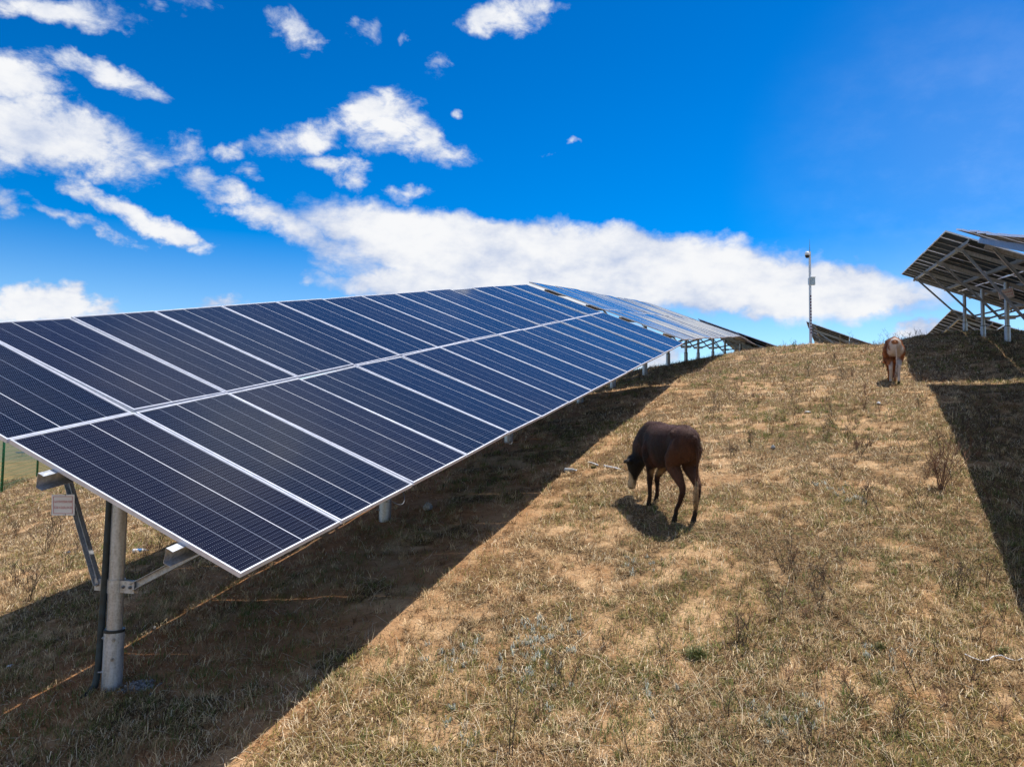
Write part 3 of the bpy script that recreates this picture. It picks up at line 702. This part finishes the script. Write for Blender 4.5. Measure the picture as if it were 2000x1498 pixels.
    for i, s in ((0, 1), (1, -1)):                         # hind legs
        f = ft[i]; gx_, gy_, gz_ = f; hk = np.array([.35 * gx_ - .425, .5 * (gy_ + s * .125), gz_ + .41]); hk[1] = gy_ * .75 + s * .03
        mb.tube([(-.42, s * .10, .90), (-.43, s * .125, .80), (-.35, s * .145, .68), (-.33, s * .14, .59), (hk[0] * .5 - .19, gy_ * .4 + s * .08, gz_ * .5 + .50), hk + (.012, 0, .035), hk + (.004, 0, -.03),
                 (gx_ * .45 + hk[0] * .55, gy_, gz_ + .25), (gx_ - .012, gy_, gz_ + .145), (gx_ - .012, gy_, gz_ + .10), (gx_ + .012, gy_, gz_ + .055)],
                [.13, .165, .155, .118, .082, .057, .052, .039, .039, .042, .038], 16, True, .72)
        mb.tube([(gx_ + .008, gy_, gz_ + .07), (gx_ + .018, gy_, gz_ + .035), (gx_ + .026, gy_, gz_ - .004)], [.036, .044, .050], 14)
    for i, s in ((2, 1), (3, -1)):                         # front legs
        gx_, gy_, gz_ = ft[i]
        mb.tube([(.42, s * .10, .86), (.43, s * .135, .74), (.39, s * .14, .62), (.37 + .3 * (gx_ - .4), s * .12, .52), (.5 * gx_ + .2, .5 * gy_ + s * .055, gz_ * .5 + .42), (gx_ + .012, gy_, gz_ + .325), (gx_ + .01, gy_, gz_ + .28),
                 (gx_ - .002, gy_, gz_ + .19), (gx_ - .008, gy_, gz_ + .12), (gx_ - .004, gy_, gz_ + .085), (gx_ + .01, gy_, gz_ + .05)],
                [.10, .125, .11, .082, .058, .050, .045, .035, .036, .039, .036], 16, True, .85)
        mb.tube([(gx_ + .006, gy_, gz_ + .065), (gx_ + .014, gy_, gz_ + .03), (gx_ + .022, gy_, gz_ - .004)], [.034, .042, .047], 14)
    # tail dock down to the switch
    ty = tail_side
    mb.tube([(-.62, 0, .985), (-.675, ty * .3, .96), (-.70, ty * .6, .86), (-.695, ty * .9, .72), (-.69, ty, .56), (-.685, ty, .44)], [.035, .034, .028, .024, .020, .018], 10)
    mb.v = [tuple(np.array(p) * scale * np.array([XF, hw, 1.])) for p in mb.v]
    body = mb.build('body', coatmat, root, True)
    rm = body.modifiers.new('remesh', 'REMESH'); rm.mode = 'VOXEL'; rm.voxel_size = .0125 * scale; rm.use_smooth_shade = True
    sm = body.modifiers.new('smooth', 'SMOOTH'); sm.factor = .6; sm.iterations = 7
    # tail switch as strands of hair
    mb = MB(); rg = random.Random(5)
    for i in range(90):
        a = rg.random() * 6.28; r0 = .014 * rg.random() ** .5; ln = .20 + .14 * rg.random(); p0 = np.array([-.685 + r0 * math.cos(a), ty + r0 * math.sin(a), .47 - .08 * rg.random()])
        o = np.array([math.cos(a), math.sin(a), 0]) * (.010 + .014 * rg.random())
        mb.tube([p0, p0 + o * .9 + (0, 0, -ln * .4), p0 + o * 1.1 + (0, 0, -ln * .75), p0 + o * .5 + (0, 0, -ln)], [.003, .0035, .003, .001], 4)
    mb.v = [tuple(np.array(p) * scale * np.array([XF, hw, 1.])) for p in mb.v]
    mb.build('tail_tuft', tailmat, root, True)
    mb = MB(); mb2 = MB()
    for s in (-1, 1):
        c = poll + hdv * (.30 * Lh) + sd * s * .083 + face * .045
        mb.loft([[c + sd * s * (.012 * math.cos(b_)) + (hdv * math.cos(a) + face * math.sin(a)) * .017 * math.sin(b_) for a in np.linspace(0, 2 * math.pi, 10, endpoint=False)] for b_ in np.linspace(.15, 3.0, 7)])
    mb.v = [tuple(np.array(p) * scale * np.array([XF, hw, 1.])) for p in mb.v]; mb.build('eye', MAT['black'], root, True)
    # short coat hair combed back and down
    bpy.context.view_layer.update(); ev = body.evaluated_get(bpy.context.evaluated_depsgraph_get()); em = ev.to_mesh()
    nv = len(em.vertices); vc = np.empty(nv * 3); em.vertices.foreach_get('co', vc); vn = np.empty(nv * 3); em.vertices.foreach_get('normal', vn)
    vc = vc.reshape(-1, 3); vn = vn.reshape(-1, 3); ev.to_mesh_clear()
    ok = np.where(vc[:, 2] > .10)[0]; pick = RNG.choice(ok, 24000); P = vc[pick] + RNG.normal(size=(24000, 3)) * .003; N = vn[pick]
    dr = N * .42 + np.array([-.45, 0, -.55]) + RNG.normal(size=(24000, 3)) * .22; dr -= N * np.minimum(0, (dr * N).sum(1) - .15)[:, None]; dr /= np.linalg.norm(dr, axis=1)[:, None]
    sdv = np.cross(dr, N); sdv /= np.linalg.norm(sdv, axis=1)[:, None] + 1e-9; ln = (.012 + .018 * RNG.random(24000))[:, None]
    V = np.stack([P - sdv * .0016, P + sdv * .0016, P + dr * ln], 1).reshape(-1, 3); hm_ = bpy.data.meshes.new('coat_hair')
    hm_.vertices.add(len(V)); hm_.vertices.foreach_set('co', V.ravel().astype(np.float32)); hm_.loops.add(len(V)); hm_.loops.foreach_set('vertex_index', np.arange(len(V), dtype=np.int32))
    hm_.polygons.add(24000); hm_.polygons.foreach_set('loop_start', (np.arange(24000) * 3).astype(np.int32)); hm_.update(calc_edges=True); hm_.materials.append(coatmat)
    ho = bpy.data.objects.new('coat_hair', hm_); C.objects.link(ho); ho.parent = body
    return root, scale
br = (.026, .010, .007); br2 = (.058, .021, .011)
cream = (.60, .46, .30); blk = (.012, .010, .009)
S1 = .97
coat1 = coat('dark_brown_coat', br, br2, [
    ((-.36, 0, .60), .28, .12, .10, (1, 1, 1), (.105, .044, .022)),
    ((.78, .09, .46), .26, .04, .03, (1, 1, 1), blk),
    ((.92, .17, .245), .20, .02, .08, (1, 1, 1), cream),
    ((-.05, .20, .74), .20, .12, .14, (1.1, 1, 1), (.020, .010, .009)),
    ((-.1, 0, 1.04), .16, .10, .16, (3.2, 1, .8), (.085, .036, .026)),  # reddish highlight along the back, painted into the coat
    ((.87, .10, .12), .085, .012, .01, (1.2, 1.2, 1), blk),
    ((.06, 0, .44), .12, .04, .05, (3.0, .9, .62), (.42, .28, .15)),
    ((0, 0, 0), .26, .05, .04, (9, 9, .62), (.026, .013, .009)),
    ((0, 0, -.03), .07, .012, .01, (90, 90, 1), (.014, .011, .010)),
])
tail1 = simple('tail_hair_cream', (.40, .26, .14), .7, 0, .3, 30)
COW1, _ = make_cow('cow', [(1314, 1010), (1355, 1015), (1269.5, 991), (1283, 984)], S1, coat1, 'dark brown cow with black head and cream muzzle grazing beside the near array shadow', turn=29, fx_=(-.36, -.54, .40, .45), XF=.86, hw=.80, head_yaw=.10, muzzle_z=.085, tailmat=tail1, tail_side=-.05)
S2 = .88
rb = (.28, .085, .024); rb2 = (.40, .14, .045); wht = (.80, .68, .60)
coat2 = coat('chestnut_and_white_coat', rb, rb2, [
    ((-.66 * S2, -.05, .74 * S2), .30 * S2, .03, .12, (1, .78, 1.35), wht),
    ((-.60 * S2, .17 * S2, .84 * S2), .085 * S2, .015, .05, (1.2, 1, 1.3), rb),
    ((-.3, 0, .12), .30 * S2, .04, .10, (2.4, 9, 1), wht),
    ((0, 0, -.03), .07 * S2, .012, .01, (90, 90, 1), (.03, .018, .014)),
    ((-.62 * S2, 0, .98 * S2), .09 * S2, .02, .03, (1, 1, .7), rb2),
])
tail2 = simple('tail_hair_white', (.62, .50, .42), .7, 0, .25, 30)
COW2, _ = make_cow('cow', [(1741, 750), (1757, 758), (1735, 741), (1747, 744)], S2, coat2, 'chestnut and white cow seen from behind high on the slope below the right posts', turn=4, XF=.9, hw=.84, head_yaw=-.03, muzzle_z=.05, tailmat=tail2, tail_side=-.04)

# ------------------------------------------------------------------ small litter and weeds
def on(x, y, dz=0.): p = hit(x, y); p[2] += dz; return p
def bottle(px, py, yaw, body, cap, label, lab=None):
    p = on(px, py, .032); root = empty('plastic_bottle', p); root.rotation_euler = (0, 0, yaw); tag(root, label, 'bottle', None)
    prof = [(0, .012), (.005, .028), (.02, .032), (.06, .031), (.09, .032), (.13, .032), (.155, .026), (.175, .014), (.185, .012)]
    mb = MB(); mb.loft([[(x, r * math.cos(a), r * math.sin(a)) for a in np.linspace(0, 2 * math.pi, 16, endpoint=False)] for x, r in prof]); bd = mb.build('bottle_body', body, root, True)
    mb = MB(); mb.loft([[(x, r * math.cos(a), r * math.sin(a)) for a in np.linspace(0, 2 * math.pi, 12, endpoint=False)] for x, r in [(.186, .014), (.20, .014)]]); mb.build('cap', cap, root, True)
    if lab:
        mb = MB(); mb.loft([[(x, .0335 * math.cos(a), .0335 * math.sin(a)) for a in np.linspace(0, 2 * math.pi, 16, endpoint=False)] for x in (.065, .12)], False); mb.build('paper_label', lab, root, True)
    return root
clearp = simple('clear_grey_plastic', (.42, .45, .47), .2, 0, .15, 30)
bottle(1102, 922, -.5, clearp, MAT['white'], 'empty clear plastic bottle lying at the edge of the array shadow')
bottle(258, 1081, .35, MAT['trash'], MAT['blue'], 'white plastic bottle with blue label lying behind the near post', MAT['blue'])
def rod(name, pts, r, mat, label, cat):
    p0 = on(*pts[0]); root = empty(name, p0); tag(root, label, cat); mb = MB()
    mb.tube([on(*q, dz=.015) - p0 for q in pts], r, 8); mb.build('rod' if cat == 'stick' else 'strip', mat, root, True); return root
def single(name, mb, loc, mat, label, cat, group=None):
    o = mb.build(name, mat, None, True); o.location = loc; tag(o, label, cat, group); return o
def strip_obj(name, pts, r, mat, label, cat, flat=1.):
    P = [on(*q, dz=.02) for q in pts]; mb = MB(); mb.tube([q - P[0] for q in P], r, 8, True, flat); return single(name, mb, P[0], mat, label, cat)
strip_obj('white_stick', [(1180, 912), (1195, 915), (1211, 919)], .013, MAT['trash'], 'pale straight stick lying left of the dark cow head', 'stick')
strip_obj('broken_stick', [(1147, 905), (1155, 906), (1168, 911)], .011, MAT['trash'], 'short pale stick piece by the green tuft near the bottle', 'stick')
strip_obj('white_ribbon', [(1883, 1281), (1900, 1289), (1917, 1295), (1930, 1293), (1940, 1286), (1955, 1284), (1970, 1291), (1985, 1295), (1996, 1290)], .009, MAT['trash'], 'wavy white plastic ribbon lying in the grass at the lower right', 'ribbon', .5)
strip_obj('dry_cane', [(950, 913), (958, 913), (966, 917), (972, 920)], .009, MAT['stem2'], 'short bent dry cane lying in the shade under the near array', 'cane')
def scrap(px, py, s, mat, name, label, cat, seed=1, thick=.35):
    rg = random.Random(seed); mb = MB(); n = 12
    rings = []
    rad = [s * (.65 + .6 * rg.random()) for _ in range(n)]
    for (f, h) in ((.35, -.2), (.9, .0), (1., .35), (.7, .8), (.25, 1.)):
        rings.append([(f * rad[j] * math.cos(6.283 * j / n) * (1 + .25 * rg.random()), f * rad[j] * .7 * math.sin(6.283 * j / n), h * s * thick * (1 + .5 * rg.random())) for j in range(n)])
    mb.loft(rings); p = on(px, py, .01); o = mb.build(name, mat); o.location = p; o.rotation_euler = (0, 0, rg.random() * 3); tag(o, label, cat); return o
scrap(20, 1303, .035, MAT['trash'], 'paper_scrap', 'crumpled white paper scrap in the shade at the far left', 'litter', 3)
scrap(133, 1080, .05, MAT['blue'], 'bag_scrap', 'small bluish plastic scrap on the slope behind the near post', 'litter', 4, .2)
scrap(835, 996, .075, MAT['stone'], 'pale_rock', 'pale rock in the shade right of the second post', 'rock', 5, .9)
scrap(1336, 970, .03, MAT['trash'], 'foil_scrap', 'tiny white scrap on the ground between the dark cow hind legs', 'litter', 6)
scrap(1578, 806, .075, MAT['trash'], 'plastic_scrap', 'flat white plastic scrap in the middle of the upper slope', 'litter', 7, .2)
scrap(1716, 790, .055, MAT['trash'], 'crumpled_paper', 'crumpled white paper below the chestnut cow', 'litter', 8, .6)
scrap(1510, 877, .05, MAT['stone'], 'grey_stone', 'small grey stone lying on the open slope right of the dark cow', 'rock', 9, .8)
scrap(302, 1229, .022, MAT['stone'], 'pebble', 'small pebble on the bright line of sun under the near array', 'rock', 10, .8)
# gravel heap at the foot of the near post
gp = hit(255, 1345); mb = MB(); rg = random.Random(3)
for i in range(520):
    r = abs(rg.gauss(0, .5)); a = rg.random() * 6.283; x, y = gp[0] + .17 * r * math.cos(a) + .05, gp[1] + .12 * r * math.sin(a) + .03; s = rg.uniform(.004, .010)
    c = np.array([x - gp[0], y - gp[1], gz(x, y) - gp[2] + s * .4 + .02 * max(0, 1 - r * 1.4)])
    d = [np.array([rg.gauss(0, 1) for _ in range(3)]) for _ in range(3)]; d = [q / np.linalg.norm(q) * s for q in d]; mb.box(c, *d)
o = mb.build('gravel', MAT['lichen']); o.location = gp; tag(o, 'grey crushed gravel heaped at the foot of the near post', 'gravel', kind='stuff')

def weed_mesh(seed, h, nst, mat, br_=5, rad=.0028, leaf=0):
    rg = random.Random(seed); mb = MB()
    for s in range(nst):
        az = rg.random() * 6.283; lean = rg.uniform(.05, .5); L = h * rg.uniform(.6, 1.); pts = []; d = np.array([math.cos(az) * lean, math.sin(az) * lean, 1.])
        p = np.array([rg.gauss(0, .015), rg.gauss(0, .015), -.02]); n = 6
        for i in range(n + 1):
            pts.append(p.copy()); d = d + np.array([rg.gauss(0, .09), rg.gauss(0, .09), rg.gauss(0, .03)]); d /= np.linalg.norm(d); p = p + d * L / n
        mb.tube(pts, [rad * 1.5 * (1 - .11 * i) for i in range(n + 1)], 4)
        for _ in range(br_):
            i = rg.randint(2, n - 1); q = pts[i] + (pts[i + 1] - pts[i]) * rg.random(); a2 = rg.random() * 6.283; l2 = L * rg.uniform(.12, .3)
            e = np.array([math.cos(a2) * .7, math.sin(a2) * .7, .75]); m_ = q + e * l2 * .5; t_ = m_ + (e + np.array([0, 0, .4])) * l2 * .45
            mb.tube([q, m_, t_], [rad * .9, rad * .8, rad * .5], 3)
            for kk in range(leaf):
                c = m_ + (t_ - m_) * rg.random(); dd = np.array([rg.gauss(0, 1), rg.gauss(0, 1), rg.gauss(0, 1)]); dd /= np.linalg.norm(dd); ss = np.cross(dd, (0, 0, 1)); mb.add([c, c + dd * .012 + ss * .004, c + dd * .02, c + dd * .012 - ss * .004], [(0, 1, 2, 3)])
    me = bpy.data.meshes.new('dry_weed'); me.from_pydata(mb.v, [], mb.f); me.materials.append(mat); return me
WM = [weed_mesh(11, .45, 3, MAT['stem'], 5, .0028, 2), weed_mesh(12, .34, 5, MAT['stem'], 4, .0026, 3), weed_mesh(13, .55, 2, MAT['stem'], 6, .003, 2), weed_mesh(14, .30, 8, MAT['stem2'], 4, .0025, 3), weed_mesh(15, .42, 6, MAT['stem'], 7, .0026, 4)]
def weed(px, py, mi, s, label, group=None, name='dry_weed'):
    p = hit(px, py); o = bpy.data.objects.new(name, WM[mi]); C.objects.link(o); o.location = p; o.rotation_euler = (random.gauss(0, .08), random.gauss(0, .08), random.random() * 6.28); o.scale = (s, s, s); tag(o, label, 'dry weed', group); return o
big = weed_mesh(21, .75, 16, MAT['stem2'], 7, .0036, 3)
WM.append(big)
weed(1838, 955, 5, .95, 'large reddish dry weed bush on the edge of the right shadow', name='dry_bush')
weed(1455, 1260, 4, .75, 'dark branching dry weed in the middle of the lower slope')
weed(1000, 1480, 2, 1.0, 'tall bare weed stalk at the bottom centre of the slope')
G_ = 'dry weeds standing on the slope'
LB = 'thin dark dry weed stalks standing in the pale grass of the slope'
spots = [(1140, 1110), (1180, 1270), (1545, 1110), (1575, 1205), (1610, 1140), (1645, 1120), (1500, 1170), (1830, 1290), (1650, 1330), (1750, 1420), (1880, 1440), (1900, 1330), (1930, 1150), (1960, 1400), (1580, 1470),
         (1420, 1400), (1330, 1450), (1230, 1480), (1050, 1400), (1530, 1010), (1570, 960), (1640, 930), (1720, 1010), (1730, 950), (1690, 885), (1760, 880), (1800, 870), (1740, 830), (1660, 830), (1620, 790), (1565, 770), (1555, 735),
         (1590, 770), (1480, 790), (1430, 790), (1450, 800), (1405, 800), (1520, 720), (1690, 760), (1650, 740), (1840, 750), (1830, 770), (1900, 890), (1950, 960), (1880, 840), (1960, 1080), (1420, 720), (1460, 705), (1380, 730), (1300, 1290), (1535, 1120), (1555, 1130), (1520, 1100), (1548, 1095), (1440, 1250), (1465, 1275), (1600, 1185), (1625, 1160), (1845, 930), (1825, 925), (1860, 945), (1815, 905), (1770, 900), (1700, 870), (1440, 770), (1415, 775), (1395, 785), (1455, 785), (1470, 775), (1580, 735), (1530, 750), (1610, 725), (1640, 715), (1500, 740), (1800, 990), (1915, 1250), (1960, 1210), (1520, 1300), (1540, 1330), (1090, 1330), (1110, 1350), (1680, 1380), (1790, 1350), (1850, 1380)]
for i, (x, y) in enumerate(spots):
    weed(x, y, i % 5, .5 + .4 * random.random() * (1.15 if y < 900 else .75), LB, G_)
rgw = random.Random(77)
for i in range(70):
    x = rgw.uniform(1380, 1960); y = rgw.uniform(700, 900) if rgw.random() < .8 else rgw.uniform(900, 1250)
    weed(x, y, rgw.choice((1, 3, 4)), rgw.uniform(.5, .95), LB, G_)
LC = 'sparse dry weed twigs standing on the skyline of the crest'
for (x, y, s, mi) in [(1650, 676, 1.0, 4), (1668, 677, 1.1, 2), (1690, 682, .8, 1), (1712, 684, .9, 4), (1732, 680, 1.0, 2), (1755, 668, .9, 4), (1772, 665, 1.0, 1), (1790, 663, 1.0, 4), (1805, 660, .8, 2), (1550, 681, .9, 4), (1535, 682, .8, 2), (1565, 679, .7, 1),
                      (1500, 687, .7, 4), (1300, 722, .8, 1), (1280, 727, .8, 4), (1250, 738, .9, 1), (1740, 672, 1.1, 2), (1620, 677, .8, 1)]:
    weed(x, y + 2, mi, s, LC, 'weeds along the crest')
LL = 'reddish dry weed clumps on the slope left of the near post'
for (x, y) in [(30, 1050), (75, 1015), (110, 1040), (160, 1060), (40, 1150), (60, 1175), (15, 1010), (175, 1085), (285, 1085), (310, 1070), (90, 1080), (130, 1110)]:
    weed(x, y, 3 if x % 2 else 4, .9 + .3 * random.random(), LL, 'dry weeds beyond the near post')
# prominent green tufts
def tuft(px, py, r, n, label, seed):
    rg = random.Random(seed); p = hit(px, py); mb = MB()
    for _ in range(n):
        a = rg.random() * 6.283; b0 = np.array([rg.gauss(0, r * .35), rg.gauss(0, r * .35), -.01]); L = rg.uniform(.06, .13) * r / .09; e = rg.uniform(.5, 1.4); h = np.array([math.cos(a), math.sin(a), 0]); s = np.array([-h[1], h[0], 0]) * .0022
        m_ = b0 + (h * math.cos(e) + np.array([0, 0, math.sin(e)])) * L * .55; t_ = m_ + (h * math.cos(e - .6) + np.array([0, 0, math.sin(e - .6)])) * L * .45
        mb.add([b0 - s, b0 + s, m_ + s, m_ - s, t_], [(0, 1, 2, 3), (3, 2, 4)])
    o = mb.build('grass_tuft', simple('tuft_green', (.13, .15, .035), .7, 0, .35, 60)); o.location = p; tag(o, label, 'grass tuft'); return o
tuft(1360, 1282, .10, 260, 'dense green grass tuft with straw around it in the centre of the lower slope', 1)
tuft(1720, 1266, .07, 180, 'small round bright green grass tuft on the lower right slope', 2)
tuft(1159, 913, .05, 120, 'small dark green tuft beside the pale sticks', 3)
tuft(1960, 1275, .07, 150, 'green tuft just above the white ribbon', 4)

# ------------------------------------------------------------------ light
sd_ = Vector(SUN).normalized(); el = math.asin(sd_.z); azs = math.atan2(sd_.x, sd_.y)
ld = bpy.data.lights.new('sun', 'SUN'); ld.energy = 3.25; ld.angle = R_(.5); ld.color = (1, .94, .85)
lo = bpy.data.objects.new('sun', ld); C.objects.link(lo); lo.rotation_euler = sd_.to_track_quat('Z', 'Y').to_euler()
w = bpy.data.worlds.new('World'); sc.world = w; w.use_nodes = True; nt = w.node_tree; nt.nodes.clear(); k = NT(nt)
out = k.n('ShaderNodeOutputWorld'); sky = k.n('ShaderNodeTexSky', sky_type='NISHITA'); sky.sun_disc = False; sky.sun_elevation = el; sky.sun_rotation = azs
sky.altitude = 1900; sky.air_density = 1.0; sky.dust_density = 1.0; sky.ozone_density = 2.2
hsv = k.n('ShaderNodeHueSaturation'); hsv.inputs['Saturation'].default_value = 1.42; hsv.inputs['Hue'].default_value = .5; hsv.inputs['Value'].default_value = 1.; k.l(sky.outputs[0], hsv.inputs['Color'])
gm = k.n('ShaderNodeGamma'); k.l(k.vmath('MULTIPLY', sky.outputs[0], (.12, .12, .12)), gm.inputs[0]); gm.inputs[1].default_value = 1.6
k.l(gm.outputs[0], hsv.inputs['Color'])
sdir = k.n('ShaderNodeTexCoord').outputs['Generated']; sz_ = k.n('ShaderNodeSeparateXYZ'); k.l(sdir, sz_.inputs[0]); zz_ = sz_.outputs[2]
k.l(k.ss(zz_, -.02, .34, .80, 1.36), hsv.inputs['Saturation']); k.l(k.ss(zz_, -.02, .40, .74, .95), hsv.inputs['Value'])
bg1 = k.n('ShaderNodeBackground'); k.l(k.vmath('MULTIPLY', hsv.outputs[0], (8.4, 9.2, 8.2)), bg1.inputs[0]); bg1.inputs[1].default_value = .14
tc = k.n('ShaderNodeTexCoord').outputs['Generated']; sx = k.n('ShaderNodeSeparateXYZ'); k.l(tc, sx.inputs[0])
az = k.math('ARCTAN2', sx.outputs[0], sx.outputs[1]); ele = k.math('ARCSINE', sx.outputs[2])
D = comb(k, az, ele, 0)                                    # azimuth / elevation of the sky direction, radians
wv = k.noise(tc, 7, 4, .6, 0, True); wv2 = k.noise(tc, 26, 4, .6, 0, True)
wp_ = k.vmath('ADD', k.vmath('MULTIPLY', k.vmath('SUBTRACT', wv, (.5, .5, .5)), (.07, .045, 0)), k.vmath('MULTIPLY', k.vmath('SUBTRACT', wv2, (.5, .5, .5)), (.05, .034, 0)))
DW = k.vmath('ADD', D, wp_)
CL = [ # px, py, semi-axes px, tilt deg, weight
    (1130, 520, 480, 72, 5, 1.8), (1480, 560, 320, 60, 6, 1.8), (850, 468, 270, 50, 6, 1.4), (560, 440, 230, 34, 22, .9), (800, 545, 200, 30, 10, .75), (1690, 588, 130, 30, 0, 1.5), (1100, 560, 420, 40, 0, 2.0), (640, 480, 130, 30, 20, .8),
    (740, 245, 92, 58, 0, .95), (830, 292, 85, 38, 8, .95), (575, 268, 100, 34, -14, 1.0), (640, 318, 85, 22, 5, .8), (690, 352, 38, 30, 0, .7), (800, 382, 50, 16, -8, .7), (365, 292, 50, 36, 0, .6), (455, 292, 34, 20, -15, .65), (485, 335, 22, 14, 0, .5),
    (140, 270, 205, 68, 3, 1.1), (20, 155, 120, 55, 0, 1.1), (175, 142, 140, 28, 4, 1.05), (0, 262, 110, 80, 0, 1.1), (250, 410, 165, 24, 22, .95), (165, 430, 130, 18, 17, .8), (8, 395, 45, 30, 0, .7),
    (120, 18, 160, 32, -4, .85), (330, 5, 100, 20, 0, .45), (576, 62, 56, 44, 0, .98), (985, 38, 92, 40, -6, 1.0), (1080, 8, 50, 14, 0, .75), (712, 56, 36, 20, 10, .5), (779, 76, 12, 14, 0, .62), (852, 135, 24, 22, 0, .5), (892, 219, 14, 10, 0, .6),
    (105, 598, 115, 44, 0, 1.6), (135, 566, 44, 34, 0, 1.0), (10, 600, 60, 36, 0, .9), (445, 590, 50, 20, 0, .7), (1062, 297, 24, 8, 0, .55), (1120, 278, 16, 9, 0, .6), (602, 549, 26, 9, -8, .55),
    (1775, 652, 72, 24, -4, 1.1), (1685, 534, 34, 7, 5, .55), (1745, 538, 24, 7, 25, .5), (1285, 700, 70, 34, 0, 1.0), (1150, 640, 120, 30, 0, .6), (1640, 600, 140, 40, 0, .9)]
acc = None; bank = None
for (x, y, ax, ay, tilt, wt) in CL:
    d = ray(x, y); d = d / np.linalg.norm(d); a0 = math.atan2(d[0], d[1]); e0 = math.asin(d[2])
    dd = ray(x + 1, y); dd = dd / np.linalg.norm(dd); sc_ = abs(math.atan2(dd[0], dd[1]) - a0)
    d2 = ray(x, y - 1); d2 = d2 / np.linalg.norm(d2); se_ = abs(math.asin(d2[2]) - e0)
    mp = k.n('ShaderNodeMapping', vector_type='TEXTURE'); k.l(DW, mp.inputs[0])
    mp.inputs[1].default_value = (a0, e0, 0); mp.inputs[2].default_value = (0, 0, R_(-tilt)); mp.inputs[3].default_value = (ax * sc_ * 1.25, ay * se_ * 1.25, 1)
    ln = k.vmath('LENGTH', mp.outputs[0]); v_ = k.math('MULTIPLY', k.math('SUBTRACT', 1.0, k.math('MULTIPLY', ln, ln)), wt)
    acc = v_ if acc is None else k.math('MAXIMUM', acc, v_)
    if ax > 260 and y > 460 or (x, y) == (1690, 588): bank = v_ if bank is None else k.math('MAXIMUM', bank, v_)
# unseen clouds added overhead and behind, for glass reflections and brighter fill light
hi = k.noise(tc, 4.2, 4, .5); hm = k.math('MULTIPLY', k.ss(hi, .36, .62, 0, .62), k.ss(ele, .64, .82))
bk = k.math('MULTIPLY', k.ss(k.noise(tc, 3.1, 5, .6), .40, .54), k.ss(k.math('ABSOLUTE', az), .85, 1.1))
acc = k.math('MAXIMUM', acc, k.math('SUBTRACT', k.math('MULTIPLY', k.math('MULTIPLY', bk, k.ss(ele, .0, .1)), 1.5), .8))
mpn = k.n('ShaderNodeMapping'); k.l(D, mpn.inputs[0]); mpn.inputs[2].default_value = (0, 0, R_(8)); mpn.inputs[3].default_value = (1, 1.7, 1)
fn = k.noise(mpn.outputs[0], 10, 14, .66, .3)
den = k.math('ADD', acc, k.math('MULTIPLY', k.math('SUBTRACT', k.math('ADD', k.math('MULTIPLY', fn, .68), k.math('MULTIPLY', k.noise(mpn.outputs[0], 26, 9, .60, .6), .32)), .52), k.ss(bank, -.5, .5, 4.2, 1.9)))
cov = k.ss(den, .05, .95); cov = k.math('MULTIPLY', cov, k.ss(acc, -.45, .1))
sh = k.noise(mpn.outputs[0], 6, 6, .6)
sh2 = k.noise(mpn.outputs[0], 17, 7, .62)
lum = k.math('ADD', k.math('ADD', k.ss(den, .2, 1.2, .66, .86), k.math('MULTIPLY', k.math('SUBTRACT', sh, .5), 1.0)), k.math('MULTIPLY', k.math('SUBTRACT', sh2, .5), .55))
ccol = k.mix(k.ss(lum, .50, .98), c4(.42, .53, .78), c4(.97, .98, 1.0))
rd = ray(1960, 330); rd = rd / np.linalg.norm(rd)
vd = k.vmath('LENGTH', k.vmath('MULTIPLY', k.vmath('SUBTRACT', D, (math.atan2(rd[0], rd[1]), math.asin(rd[2]), 0)), (3.2, 3.6, 0)))
veil = k.math('MAXIMUM', hm, k.ss(vd, .0, 1.0, .17, 0))         # thin high cirrus, with the added overhead clouds
cov = k.math('MAXIMUM', cov, veil)
bg2 = k.n('ShaderNodeBackground'); k.l(ccol, bg2.inputs[0]); bg2.inputs[1].default_value = .525
mxs = k.n('ShaderNodeMixShader'); k.l(cov, mxs.inputs[0]); k.l(bg1.outputs[0], mxs.inputs[1]); k.l(bg2.outputs[0], mxs.inputs[2]); k.l(mxs.outputs[0], out.inputs[0])
w.cycles.sampling_method = 'MANUAL'; w.cycles.sample_map_resolution = 512

sc.view_settings.view_transform = 'Standard'; sc.view_settings.look = 'None'; sc.view_settings.exposure = .88; sc.view_settings.gamma = 1
sc.cycles.use_denoising = True; sc.cycles.max_bounces = 6; sc.cycles.diffuse_bounces = 3; sc.cycles.glossy_bounces = 3
